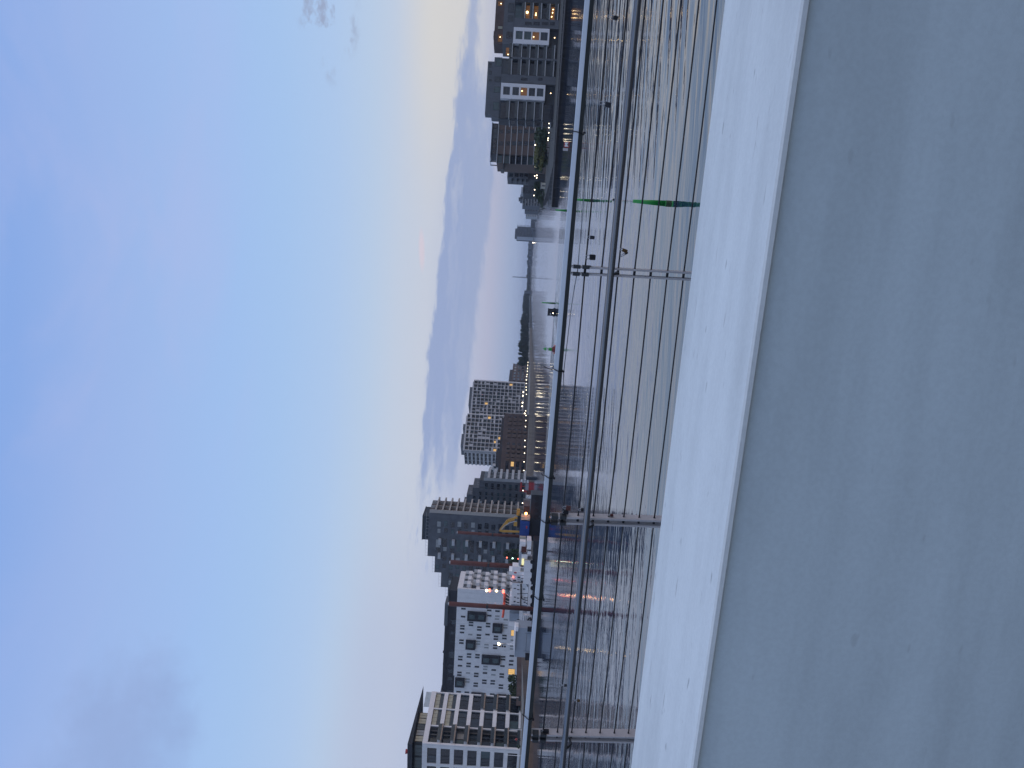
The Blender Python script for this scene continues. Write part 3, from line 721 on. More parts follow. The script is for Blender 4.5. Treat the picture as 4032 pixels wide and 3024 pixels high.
cols = [(418, 2.6, 1.8), (517, 2.1, 1.5), (700, 3.9, 2.), (790, 2., 1.7), (905, 3.6, 2.), (1040, 2., 1.7), (1155, 2.8, 1.8), (1260, 2.3, 1.7)]
nW = 0
for y, wd, hh_ in cols:
    xw = colx(y)
    for kf in range(nfl):
        z = .9 + fhC*kf
        zz = next((t[2] for t in tops if t[0] <= xw <= t[1]), tops[-1][2])
        if z + hh_ + .4 > zz or nW > 98: continue
        nW += 1
        yy = next((i*.03 for i, t in enumerate(tops) if t[0] <= xw <= t[1]), .09)
        g = random.choice(['g_dark', 'g_dark', 'g_dark', 'g_teal', 'g_teal', 'g_blind']) if kf > 2 else random.choice(['g_dark', 'g_mid', 'g_dark'])
        win(Cr, xw + (.25 if kf % 2 else -.25), z, wd, hh_, g, 'frame_dk', 2, 1, yy-.005)
    if wd > 3:
        for kf in range(0, nfl, 2):
            z = .7+fhC*kf
            if z + 1.5 > next((t[2] for t in tops if t[0] <= xw <= t[1]), 0): continue
            mb = MB(); mb.box(xw-.4, xw+2.2, -1.2, -.02, z-.25, z+.0); mb.box(xw-.4, xw+2.2, -1.2, -1.1, z+.0, z+1.); mb.box(xw+2.1, xw+2.2, -1.1, -.02, z+.0, z+1.)
            mb.build('balcony', 'conc', Cr)
# right side face with stacked balconies
zl = tops[0][2]
mb = MB(); mb.box(LC+.0, LC+.06, .3, 14.7, 0, zl-.2); mb.build('side_wall', 'brownb', Cr)
for kf in range(nfl+1):
    z = .4 + fhC*kf
    if z + 2 > zl: break
    mb = MB(); mb.box(LC+.06, LC+1.75, .0, 15., z-.3, z-.02)
    mb.box(LC+1.62, LC+1.75, .0, 15., z-.0, z+.35)
    for q in range(3): mb.box(LC+.07, LC+1.6, q*5.-.0, q*5+.16, z, z+fhC-.32)
    mb.build('balcony_deck', 'conc2', Cr)
    for q in range(3):
        win(Cr, LC+.07, z+.15, 3.4, fhC-.7, random.choice(['g_cream', 'g_blind', 'g_cream', 'g_mid']), 'frame_wh', 2, 1, q*5+2.2, R(90))

# ================================================================== D  second stepped grey block
c0 = at(2058, 1902, 378); c0.z = GL
exD = Vector((.975, -.22, 0)).normalized(); LD = 56.
D_ = Bld('stepped_apartment_block', 'lower grey stepped apartment block between the tall stepped tower and the brown brick row', 'building', c0-exD*LD, exD)
Dr = D_.root
segs = [(690, 1100, 1178), (592, 1178, 1278), (502, 1278, 1462), (440, 1462, 1700)]
tops = []
for X, y0, y1 in segs:
    z = D_.loc(*P5(X, (y0+y1)/2))[1]; xr = D_.loc(*P5(X, y0))[0]; xl = D_.loc(*P5(X, y1))[0]; tops.append((xl, xr, z))
tops[0] = (tops[0][0], LD, tops[0][2])
mb = MB()
for i, (xl, xr, z) in enumerate(tops): mb.box(0 if i == 3 else xl, xr, i*.03, 14., -.5, z)
mb.build('wall', 'gbrick2', Dr)
for i, (xl, xr, z) in enumerate(tops):
    mb = MB(); xl = max(xl, xr-14)
    for q in range(int((xr-xl)/1.2)): mb.box(xl+q*1.2, xl+q*1.2+.06, .3, .36, z, z+1.05)
    mb.box(xl, xr, .3, .36, z+1.05, z+1.12); mb.build('roof_railing', 'steel', Dr)
fhD = 87.5/K7/F*378
for y, wd, hh_ in ((1140, 2.2, 1.5), (1180, 1.2, 1.5), (1265, 1.9, 1.2), (1330, 1.6, 1.2), (1410, 2.8, 1.8), (1490, 2.2, 1.6), (1570, 2., 1.5)):
    xw = D_.loc(*P5(1000, y+15))[0]
    for kf in range(11):
        z = 1. + fhD*kf
        zz = next((t[2] for t in tops if t[0] <= xw <= t[1]), tops[-1][2])
        if z + hh_ + .5 > zz: continue
        yy = next((i*.03 for i, t in enumerate(tops) if t[0] <= xw <= t[1]), .09)
        win(Dr, xw, z, wd, hh_, random.choice(['g_dark', 'g_dark', 'g_mid', 'g_teal']), 'frame_gr', 2, 1, yy-.005)
        if wd > 2.5 and kf % 2:
            mb = MB(); mb.box(xw-1.4, xw+1.4, -1.1, -.02, z-.4, z-.2); mb.box(xw-1.4, xw+1.4, -1.1, -1., z-.2, z+.7); mb.build('balcony', 'conc', Dr)
mb = MB(); mb.box(LD+.0, LD+.06, .2, 13.8, 0, tops[0][2]-.1); mb.build('side_wall', 'gbrick', Dr)
for kf in range(9):
    z = .5+fhD*kf
    if z+2 > tops[0][2]: break
    mb = MB(); mb.box(LD+.06, LD+1.7, 0, 14., z-.28, z-.02); mb.box(LD+1.58, LD+1.7, 0, 14, z, z+.95)
    for q in range(3): mb.box(LD+.07, LD+1.55, q*4.6, q*4.6+.15, z, z+fhD-.3)
    mb.build('balcony_deck', 'conc', Dr)
    for q in range(3): win(Dr, LD+.07, z+.3, 2.8, fhD-.8, random.choice(['g_blind', 'g_mid', 'g_teal']), 'frame_wh', 2, 1, q*4.6+2.2, R(90))

# ================================================================== E  small building behind
c0 = at(2060, 1875, 520); c0.z = GL
Eb = Bld('distant_terrace_flats', 'small pale stepped flats showing above the dark end of the brown brick row', 'building', c0-Vector((16, 0, 0)), (1, -.05))
for i, (x0, x1, y0, y1) in enumerate(((835, 1010, 905, 1005), (880, 1010, 862, 905))):
    xl, _ = Eb.loc(*P5(x0, y1)); xr, z = Eb.loc(*P5(x0, y0)); zb_ = 0
    mb = MB(); mb.box(xl, xr, i*.1, 10, 0, z); mb.build('wall', 'conc', Eb.root)
    for q in range(4): win(Eb.root, (xl+xr)/2, z-2.7-3*q, (xr-xl)*.7, 1.8, random.choice(['g_mid', 'g_blind']), 'frame_gr', 4, 1, i*.1-.005)

# ================================================================== F  brown brick row
c0 = at(2068, 1632, 440); c0.z = GL
cl = at(2055, 1880, 420); cl.z = GL
exF = (c0-cl); exF.z = 0; LF = exF.length; exF.normalize()
Fb = Bld('brown_brick_row', 'long four storey brown brick block with boxed windows and dark roof floor along the quay', 'building', cl, exF)
Fr = Fb.root
zt1 = Fb.loc(*P5(1035, 400))[1]
mb = MB(); mb.box(0, LF, 0, 13, -.5, zt1)
xg = Fb.loc(*P5(1100, 935))[0]
mb.build('wall', 'brown', Fr)
xa0 = Fb.loc(*P5(960, 790), 2)[0]; xa1 = Fb.loc(*P5(960, 640), 2)[0]
mb = MB(); mb.box(.5, LF-2, 2, 12, zt1, Fb.loc(*P5(1000, 400), 2)[1]); mb.box(xa0, xa1, 1.9, 11, zt1, Fb.loc(*P5(932, 700), 2)[1]); mb.build('set_back_floor', 'dark', Fr)
fhF = 77/K7/F*428
for y, kind in ((165, 1), (222, 1), (345, 0), (400, 1), (560, 1), (633, 0), (690, 1), (745, 1), (832, 2), (900, 2)):
    xw = Fb.loc(*P5(1200, y+8))[0]
    for kf in range(4):
        z = .9 + fhF*kf
        wd = 3.4 if kind else 2.6
        if kind != 2:
            mb = MB(); mb.box(xw-wd/2-.3, xw-wd/2+wd*.45, -.55, -.002, z-.15, z+1.75); mb.build('boxed_bay', 'brown2', Fr)
            win(Fr, xw+wd*.22, z, wd*.5, 1.7, random.choice(['g_dark', 'g_dark', 'g_mid', 'g_warm' if (y == 745 and kf == 2) else 'g_dark']), 'frame_dk', 1, 1, -.003)
        else:
            win(Fr, xw, z, 2.9, 1.8, 'g_lit' if (y == 832 and kf == 2) else random.choice(['g_dark', 'g_mid', 'g_dark']), 'frame_dk', 3, 1, -.003)
for kf in range(4): win(Fr, xg/2+.3, .6+fhF*kf, xg-1.2, fhF-.5, 'g_dark', 'frame_dk', 3, 1, -.003)

# ================================================================== G  two lattice towers
def lattice(name, label, cornerpx, dep, exv, Wd, sidepx, topfun, ncols, nfl, fh, pent, side_left=None, seed=3):
    rnd = random.Random(seed)
    return None
def tower(label, pl, pr, dep_l, dep_r, topX_l, topX_r, fhpx, ncol, depth, seed, pents, zmin):
    rnd = random.Random(seed)
    a = gnd(pl, dep_l, GL); b_ = gnd(pr, dep_r, GL)
    ex = b_-a; W = ex.length
    T = Bld('lattice_tower', label, 'tower', a, ex, 'pale lattice balcony towers'); Tr = T.root
    fh = fhpx/F*(dep_l+dep_r)/2
    z1 = T.loc(topX_r, pr)[1]; nf_ = int(round(z1/fh)); z1 = nf_*fh
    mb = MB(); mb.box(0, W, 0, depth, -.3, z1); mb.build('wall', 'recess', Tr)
    cw = W/ncol
    mb = MB()
    for kf in range(nf_+1):
        if kf*fh < zmin: continue
        mb.box(-.25, W+.25, -1.55, -.0, kf*fh-.24, kf*fh+.24)
    for i in range(ncol+1):
        for kf in range(nf_):
            if kf*fh < zmin: continue
            x = i*cw; mb.box(x-.22, x+.22, -1.52, -.01, kf*fh+.24, (kf+1)*fh-.24)
    mb.build('balcony_lattice', 'latt', Tr)
    for kf in range(nf_):
        if kf*fh < zmin: continue
        for i in range(ncol):
            q = rnd.random(); mb = MB()
            if q < .07: mb.box(i*cw+.23, i*cw+cw*.55, -1.3, -1.2, kf*fh+.25, kf*fh+fh-.25)
            elif q < .24: mb.box(i*cw+.23, i*cw+cw-.23, -1.4, -1.34, kf*fh+.25, kf*fh+1.1)
            if q < .24: mb.build('balcony_screen', 'latt', Tr)
    cnt = 0
    for kf in range(nf_-1, -1, -1):
        if kf*fh < zmin: continue
        for i in range(ncol):
            if cnt >= 100: break
            cnt += 1; wd = cw*rnd.choice([.66, .72])
            g = rnd.choice(['g_dark', 'g_teal', 'g_mid', 'g_dark', 'g_mid', 'g_mid'])
            if rnd.random() < .025: g = 'g_lit'
            win(Tr, i*cw+cw*.5, kf*fh+.35, wd, fh-.75, g, 'frame_dk', 2, 1, -.005)
    # side faces with open balconies; right ones paler, evening glow put into colour
    for sx_, sg in ((W, 1), (0, -1)):
        mb = MB()
        for kf in range(nf_+1):
            if kf*fh < zmin: continue
            mb.box(min(sx_+sg*.02, sx_+sg*1.5), max(sx_+sg*.02, sx_+sg*1.5), .0, depth, kf*fh-.16, kf*fh+.12)
            if kf < nf_: mb.box(min(sx_+sg*1.38, sx_+sg*1.5), max(sx_+sg*1.38, sx_+sg*1.5), .0, depth, kf*fh+.12, kf*fh+1.0)
        for j in range(4):
            y = j*depth/3.2
            for kf in range(nf_):
                if kf*fh < zmin: continue
                mb.box(min(sx_+sg*.02, sx_+sg*1.36), max(sx_+sg*.02, sx_+sg*1.36), y, y+.3, kf*fh+.12, (kf+1)*fh-.16)
        mb.build('side_balconies', 'white2' if sg > 0 else 'latt', Tr)
    for (u0, u1, hh_) in pents:
        mb = MB(); mb.box(W*u0, W*u1, 2.5, depth-2, z1+.17, z1+hh_); mb.build('roof_house', 'grey', Tr)
    mb = MB(); mb.box(.3, W-.3, .5, .56, z1+.2, z1+1.1); mb.build('roof_parapet', 'latt', Tr)
    return T
def yof(P, a, b): return P(a, b)[1]
tower('nearer pale lattice tower with square balcony grid rising behind the brown brick row', yof(P5, 900, 690), yof(P5, 900, 170), 545, 560, 0, P5(508, 172)[0], 15.75, 9, 20, 5, [(.18, .5, 3.2), (.66, .78, 2.8)], 9)
tower('farther pale lattice tower standing right of the other one at the waterfront', yof(P4, 900, 1640), yof(P4, 900, 1150), 590, 600, 0, P4(405, 1160)[0], 15.4, 10, 22, 8, [(.3, .85, 3.2), (.1, .25, 2.2)], 2)

# ================================================================== H  low brown block
c0 = gnd(yof(P4, 1100, 1105), 640, GL); c1 = gnd(yof(P4, 1100, 862), 700, GL)
H = Bld('low_brown_block', 'low brown brick block with dark roof house between lattice towers and trees', 'building', c0, c1-c0)
Hr = H.root; WH = (c1-c0).length; zh = H.loc(*P4(985, 980))[1]
mb = MB(); mb.box(0, WH, 0, 14, -.3, zh); mb.build('wall', 'brown', Hr)
x1 = H.loc(*P4(940, 940), 2)[0]; mb = MB(); mb.box(0, x1, 2, 12, zh, H.loc(*P4(945, 1000), 2)[1]); mb.build('roof_house', 'dark', Hr)
for i in range(6):
    for kf in range(4): win(Hr, WH*(i+.5)/6, .8+kf*(zh-.6)/4, WH/6*.62, (zh-.6)/4*.55, random.choice(['g_dark', 'g_mid', 'g_blind', 'g_teal']), 'frame_dk', 2, 1, -.005)
# ================================================================== RIGHT BANK
RG = 1.3
rp = [gnd(-700, 223), gnd(640, 233), gnd(690, 262), gnd(760, 330), gnd(805, 420), gnd(812, 690), Vector((1500, 690, 0)), Vector((1500, 223, 0))]
land('right_quay', rp, RG, mats=('timber', 'darkbank'))
def rect(V, P, x0, x1, y0, y1, d=0.):
    """local rectangle (xl, xr, zlow, zhigh) of a picture rectangle on plane y=d"""
    xm, ym = (x0+x1)/2, (y0+y1)/2
    xr = V.loc(*P(xm, y0), d)[0]; xl = V.loc(*P(xm, y1), d)[0]
    zh = V.loc(*P(x0, ym), d)[1]; zl = V.loc(*P(x1, ym), d)[1]
    return xl, xr, zl, zh
o = gnd(471, 275, RG)
Mb = Bld('waterfront_apartment_block', 'dark waterfront apartment block with white framed window columns and glazed balconies, at the right edge', 'building', o, (1, 0))
Mr = Mb.root
zr = Mb.loc(*P1(828, 200))[1]; zl_ = Mb.loc(*P1(640, 1000))[1]; zl2 = Mb.loc(*P2(615, 100))[1]
xsplit = Mb.loc(*P1(1000, 835))[0]; xend = Mb.loc(*P1(1000, -560))[0]
print('M', zr, zl_, xsplit, xend)
mb = MB(); mb.box(0, xsplit, 1.6, 8, -.3, zl_); mb.box(xsplit, xend, 1.6, 16, -.3, zr); mb.build('wall', 'grey2', Mr)
fhM = 119.5/K7/F*275
def strip(y0, y1, P=P1):
    return Mb.loc(*P(1100, y1))[0], Mb.loc(*P(1100, y0))[0]
def bay(xl, xr, xs_, P, ym, ztop, warm=()):
    """glazed balcony bay with pale slab edges at picture heights xs_"""
    zs = [Mb.loc(*P(x, ym))[1] for x in xs_]
    for i, z in enumerate(zs):
        mb = MB(); mb.box(xl, xr, -.1, 1.58, z-.14, z+.14); mb.build('balcony_slab', 'conc', Mr)
        mb = MB(); mb.box(xl+.1, xr-.1, -.08, -.05, z+.15, z+1.15); mb.build('balcony_railing', 'glassrail', Mr)
        zn = zs[i-1] if i else ztop
        if zn - z > 1.2:
            win(Mr, (xl+xr)/2, z+.16, xr-xl-.5, zn-z-.45, warm[i] if i < len(warm) and warm[i] else random.choice(['g_dark', 'g_mid', 'g_dark', 'g_dark']), 'frame_dk', 4, 1, 1.57)
    win(Mr, (xl+xr)/2, .3, xr-xl-.5, max(1.2, zs[-1]-.6), 'g_dark', 'frame_dk', 4, 1, 1.57)
def wallstrip(y0, y1, ztop, wy0, wy1, xs_, mat='grey'):
    xl, xr = strip(y0, y1); mb = MB(); mb.box(xl, xr, .0, 1.6, -.2, ztop); mb.build('wall', mat, Mr)
    for a, b_ in xs_:
        q = rect(Mb, P1, a, b_, wy0, wy1); win(Mr, (q[0]+q[1])/2, q[2], q[1]-q[0], q[3]-q[2], 'g_dark', 'frame_dk', 1, 1, -.005)
def whiteframe(X0, X1, y0, y1, wy0, wy1, xs_, lit):
    q = rect(Mb, P1, X0, X1, y0, y1, -.5)
    ws = [rect(Mb, P1, a, b_, wy0, wy1, -.5) for a, b_ in xs_]
    xl = sum(r[0] for r in ws)/len(ws); xr = sum(r[1] for r in ws)/len(ws)
    mb = MB(); mb.box(q[0], xl, -.5, 1.59, q[2], q[3]); mb.box(xr, q[1], -.5, 1.59, q[2], q[3])
    ed = [q[3]] + [v for r in ws for v in (r[3], r[2])] + [q[2]]
    for i in range(0, len(ed), 2): mb.box(xl, xr, -.5, 1.59, ed[i+1], ed[i])
    mb.build('white_frame', 'frameM', Mr)
    for i, r in enumerate(ws): win(Mr, (xl+xr)/2, r[2], xr-xl, r[3]-r[2], 'g_warm' if i in lit else random.choice(['g_dark', 'g_mid', 'g_teal']), 'frame_gr', 1, 2, -.1)
xl, xr = strip(40, 272); bay(xl, xr, (985, 1102, 1224, 1345, 1465), P1, 155, zr-.3, ('g_teal', 'g_warm', 'g_warm', 'g_dark', 'g_warm'))
win(Mr, (xl+xr)/2, Mb.loc(*P1(985, 155))[1]+.2, xr-xl-.4, zr-Mb.loc(*P1(985, 155))[1]-.5, 'g_teal', 'frame_dk', 4, 1, 1.5)
xl, xr = strip(-300, 40); mb = MB(); mb.box(xl, xr, 0, 1.6, -.2, zr); mb.build('wall', 'grey2', Mr)
wallstrip(272, 403, zr-.2, 318, 366, ((985, 1080), (1107, 1200), (1228, 1322), (1350, 1420)))
whiteframe(815, 1338, 405, 640, 457, 578, ((850, 950), (972, 1075), (1092, 1192), (1212, 1315)), (2,))
xl, xr = strip(640, 852); bay(xl, xr, (800, 938, 1058, 1178, 1298, 1416), P1, 745, zr+1.2)
xl, xr = strip(862, 1098); bay(xl, xr, (790, 925, 1044, 1163, 1280, 1402), P1, 970, zl_-.2)
xl, xr = strip(852, 862); mb = MB(); mb.box(xl-.2, xr+.2, -.2, 1.6, 0, zr); mb.build('fin_wall', 'grey', Mr)
wallstrip(1098, 1214, zl_-.2, 1130, 1168, ((925, 1025), (1170, 1240)))
whiteframe(632, 1278, 1216, 1442, 1268, 1388, ((668, 765), (803, 897), (922, 1016), (1042, 1132), (1157, 1253)), (2,))
xl, xr = strip(0, 258, P2); bay(xl, xr, (756, 882, 1002, 1122, 1240), P2, 120, zl2)
for k_ in range(6):
    z = Mb.loc(*P2(755+121*k_, 265))[1]; win(Mr, -.005, z-2.2, 4.2, 1.9, random.choice(['g_dark', 'g_mid']), 'frame_dk', 3, 1, 4.4, R(-90))
    mb = MB(); mb.box(-.9, -.01, 2., 7., z-.12, z+.12); mb.build('balcony_slab', 'conc', Mr)
# set back upper floors and roof houses
q = rect(Mb, P1, 690, 832, -560, 640, 4); mb = MB(); mb.box(q[0], xend-1, 4, 15, zr, q[3]); mb.build('set_back_floor', 'grey', Mr)
for a, b_, c_, d_, g in ((740, 825, 50, 180, 'g_mid'), (735, 815, 225, 315, 'g_mid'), (715, 800, 460, 560, 'g_dark'), (705, 795, 690, 810, 'g_warm')):
    r = rect(Mb, P1, a, b_, c_, d_, 4); win(Mr, (r[0]+r[1])/2, max(r[2], zr+.1), r[1]-r[0], r[3]-max(r[2], zr+.1), g, 'frame_dk', 2, 1, 3.99)
q2 = rect(Mb, P1, 565, 690, -560, 640, 6); mb = MB(); mb.box(q2[0], xend-2, 6, 14, q[3], q2[3]); mb.build('roof_house', 'brownb', Mr)
r = rect(Mb, P1, 528, 568, 450, 545, 7); mb = MB(); mb.box(r[0], r[1], 7, 11, q2[3], r[3]); mb.build('chimney', 'brownb', Mr)
for y0, y1, g in ((500, 610, 'g_warm'), (380, 420, 'g_cream'), (20, 90, 'g_warm')):
    r = rect(Mb, P1, 590, 660, y0, y1, 6); win(Mr, (r[0]+r[1])/2, r[2], r[1]-r[0], r[3]-r[2], g, 'frame_dk', 2, 1, 5.99)
qa = rect(Mb, P1, 520, 645, 830, 1659, 3); qx = Mb.loc(*P2(560, 225), 3)[0]
mb = MB(); mb.box(qx, qa[1], 3, 7.8, zl_, qa[3]); mb.build('set_back_floor', 'grey', Mr)
qb = rect(Mb, P1, 425, 520, 890, 1659, 4); qx2 = Mb.loc(*P2(450, 185), 4)[0]
mb = MB(); mb.box(qx2, qb[1], 4, 7.5, qa[3], qb[3]); mb.build('roof_house', 'grey', Mr)
for y0, y1 in ((850, 960), (1110, 1190), (1260, 1345), (1480, 1600)):
    r = rect(Mb, P1, 545, 635, y0, y1, 3); win(Mr, (r[0]+r[1])/2, zl_+.1, r[1]-r[0], qa[3]-zl_-.5, random.choice(['g_mid', 'g_teal']), 'frame_dk', 2, 1, 2.99)
for y0, y1 in ((920, 980), (1030, 1080), (1145, 1180)):
    r = rect(Mb, P1, 460, 500, y0, y1, 4); win(Mr, (r[0]+r[1])/2, r[2], r[1]-r[0], r[3]-r[2], 'g_mid', 'frame_dk', 1, 1, 3.99)
def bulb(P, x, y, dep, r, mat, parent_thing=None, name='bulb'):
    p = at(*P(x, y), dep); mb = MB(); mb.ball((0, 0, 0), r, 0, 8, 6)
    o = mb.build(name, mat, None, p, True)
    if parent_thing: o.parent = parent_thing; o.matrix_parent_inverse = (Matrix.Translation(parent_thing.location) @ parent_thing.rotation_euler.to_matrix().to_4x4()).inverted()
    return o
for x, y, r in ((1018, 178, .42), (1142, 218, .22), (1145, 190, .16), (1393, 138, .18), (1385, 185, .18), (1372, 242, .19), (1110, 535, .18), (1415, 548, .17), (943, 1320, .18), (1358, 1355, .17), (740, 790, .17), (625, 538, .17), (638, 52, .17)):
    bulb(P1, x, y, 276.2 if 600 < x < 1500 and y < 275 else 274.2, r, 'lamp_w', Mr, 'ceiling_lamp')
# light coming out of the lit rooms is carried by their panes

# ------------------------------------------------------------------ N brown block with white floor lines
o = gnd(648, 385, RG)
Nb = Bld('brown_balcony_block', 'brown apartment block with thin white floor lines and a glazed roof floor', 'building', o, (1, .02))
Nr = Nb.root
zN = Nb.loc(*N5(365, 700))[1]; xN1 = Nb.loc(*N5(800, 120))[0]; xNg = Nb.loc(*N5(800, 1040))[0]
mb = MB(); mb.box(xNg, xN1, 0, 16, -.2, zN); mb.box(0.2, xNg, 1.5, 16, -.2, zN-.1); mb.build('wall', 'brown2', Nr)
for x in (370, 540, 685, 830, 972, 1115, 1260, 1405):
    z = Nb.loc(*N5(x-(700-700)*.06, 700))[1]; mb = MB(); mb.box(0, xN1, -.35, -.01, z-.16, z+.16); mb.box(0, xNg, -.009, 1.48, z-.15, z+.15); mb.build('floor_band', 'conc', Nr)
    win(Nr, xNg/2, z-2.6, xNg-.3, 2.3, random.choice(['g_dark', 'g_mid', 'g_teal']), 'frame_dk', 4, 1, 1.48)
    for y0, y1 in ((430, 520), (715, 815), (215, 270)):
        r = rect(Nb, N5, x+30, x+130, y0, y1); 
        if r[2] > .3: win(Nr, (r[0]+r[1])/2, r[2], r[1]-r[0], r[3]-r[2], random.choice(['g_dark', 'g_mid', 'g_dark']), 'frame_dk', 2, 1, -.005)
r = rect(Nb, N5, 235, 350, 280, 1030, 2); mb = MB(); mb.box(r[0], r[1], 2, 13, zN, r[3]); mb.box(r[0]-.3, r[1]+.3, 1.6, 13.4, r[3], r[3]+.5); mb.build('roof_floor', 'grey2', Nr)
for i in range(6): win(Nr, r[0]+(r[1]-r[0])*(i+.5)/6, zN+.4, (r[1]-r[0])/6-.3, r[3]-zN-.8, random.choice(['g_mid', 'g_teal', 'g_dark']), 'frame_dk', 2, 1, 1.98)
rr = rect(Nb, N5, 185, 325, 1030, 1215, 2); mb = MB()
for x in (rr[0], rr[0]+.25, ): mb.box(x, x+.2, 2, 2.2, zN, r[3]+.3); mb.box(x, x+.2, 8, 8.2, zN, r[3]+.3)
mb.box(rr[0], rr[1], 2, 2.2, r[3]+.3, r[3]+.5); mb.box(rr[0], rr[1], 2, 2.2, r[3]-.35, r[3]-.2); mb.box(rr[0], rr[1], 8, 8.2, r[3]+.3, r[3]+.5); mb.build('pergola', 'frame_dk', Nr)
rr = rect(Nb, N5, 440, 520, 1250, 1375); mb = MB(); mb.box(rr[0], -.01, 1., 8, rr[2], rr[2]+.5); mb.box(rr[0], rr[0]+.1, 1, 8, rr[2]+.5, rr[3]); mb.build('balcony', 'frame_dk', Nr)
# ------------------------------------------------------------------ P pale four storey end block
o = gnd(702, 410, RG)
Pb = Bld('pale_end_block', 'small pale grey block with stub balconies at the left end of the brown block', 'building', o, (1, 0))
r = rect(Pb, N5, 602, 1105, 1365, 1600); mb = MB(); mb.box(r[0], r[1], 0, 14, r[2]-.1, r[3]); mb.box(r[0], r[1]+3, .6, 14, -.2, r[2]-.1, 1); mb.build('wall', ('grey', 'grey2'), Pb.root)
for a, b_ in ((645, 742), (772, 872), (892, 992), (1005, 1100)):
    q = rect(Pb, N5, a, b_, 1485, 1575); win(Pb.root, (q[0]+q[1])/2, q[2], q[1]-q[0], q[3]-q[2], random.choice(['g_dark', 'g_mid']), 'frame_gr', 2, 1, -.005)
    mb = MB(); mb.box(r[0]-1.6, r[0]-.01, 1, 6, q[2]-.1, q[2]+.9); mb.build('balcony', 'grey2', Pb.root)
# ------------------------------------------------------------------ blocks receding beyond
def simple(name, label, dep, P, x0, x1, y0, y1, mat, rows_, cols_, exv=(1, 0), zg=RG, depth=14, pool=None, top=None, bands=False, fr='frame_gr'):
    yb = P((x0+x1)/2, y1)[1]; o = gnd(yb, dep, zg); V = Bld(name, label, 'building', o, exv)
    r = rect(V, P, x0, x1, y0, y1); mb = MB(); mb.box(0, r[1], 0, depth, -.3, r[3]); mb.build('wall', mat, V.root)
    hgt, W = r[3], r[1]
    for j in range(rows_):
        for i in range(cols_):
            win(V.root, W*(i+.5)/cols_, hgt*(j+.25)/rows_+.3, W/cols_*.62, hgt/rows_*.5, None, fr, 2, 1, -.006, pool=pool)
        if bands:
            mb = MB(); mb.box(-.3, W+.2, -1.4, -.01, hgt*(j+1)/rows_-.35, hgt*(j+1)/rows_-.05); mb.build('balcony_slab', 'conc', V.root)
    for (u0, u1, hh_, mt_) in (top or []):
        mb = MB(); mb.box(W*u0, W*u1, 2, depth-2, hgt, hgt+hh_); mb.build('roof_house', mt_, V.root)
    return V
simple('dark_box_block', 'plain dark blue grey block with pale roof edge behind the shore trees on the right', 470, N6, 335, 700, 320, 640, 'grey2', 3, 5, top=[(.1, .45, 1.8, 'conc'), (0.01, .99, .7, 'grey')], pool=['g_dark', 'g_dark', 'g_mid'])
simple('balcony_terrace_block', 'stepped grey block with bands of balconies beyond the dark box block', 640, N6, 300, 700, 640, 885, 'grey', 6, 5, bands=True, top=[(.45, .95, 2.2, 'grey'), (.6, .7, 3.4, 'grey2')])
simple('grey_slab_block', 'plain grey slab block between the stepped block and the pale perforated block', 820, N6, 345, 660, 880, 1000, 'grey', 5, 3)
simple('pale_perforated_block', 'pale block with small square holes in a chequer, right of the lone distant tower', 930, N6, 368, 640, 985, 1108, 'conc', 6, 6)
simple('low_flat_block', 'long low hazy building between the pale perforated block and the lone distant tower', 1250, N6, 468, 640, 1105, 1330, 'grey', 3, 8)
K = simple('distant_tower', 'lone distant grey tower with ribbed balconies and pale left end, standing at the far shore', 1850, P3, 866, 1165, 345, 545, 'grey2', 12, 3, zg=1.2, top=[(.12, .85, 4.5, 'grey2')], pool=['g_mid', 'g_dark'])
WK = K.loc(*P3(1000, 345))[0]; hK = K.loc(*P3(866, 445))[1]
mb = MB(); mb.box(.0, WK*.24, -3, -.01, 0, hK-1); mb.build('end_wall', 'shipg', K.root)
for j in range(12):
    mb = MB(); mb.box(WK*.26, WK+3.5, -3., -.02, hK*(j+1)/12.2-.6, hK*(j+1)/12.2+.6); mb.build('balcony_slab', 'grey', K.root)
FARB = [(556, 650, 1036, 2050, 'long hazy roof just left of the lone distant tower'), (700, 760, 1045, 2250, 'small hazy flat roofed building on the far shore'), (1270, 1300, 975, 1500, 'small hazy block poking above the far shore trees'),
        (820, 900, 1042, 2300, 'wide hazy low building in the middle of the far shore')]
for y0, y1, x, dep, lab in FARB:
    simple('far_shore_building', lab, dep, P3, x, 1110, y0, y1, 'grey', 2, 5, zg=1.2)
p = gnd(P3(1000, 1082)[1], 2300, 1.2); t = thing('tall_chimney', 'thin hazy chimney standing high above the far shore trees', 'chimney', p)
mb = MB(); zt2 = at(*P3(815, 1070), 2300).z; mb.cyl((0, 0, 0), (0, 0, zt2-1.2), 2.4, 1.3, 12); mb.build('stack', 'shipg', t)  # pale blue grey stack, haze put into its colour
mb = MB(); mb.cyl((0, 0, zt2-1.2), (0, 0, zt2+.5), 1.5, 1.5, 12); mb.build('rim', 'grey2', t)

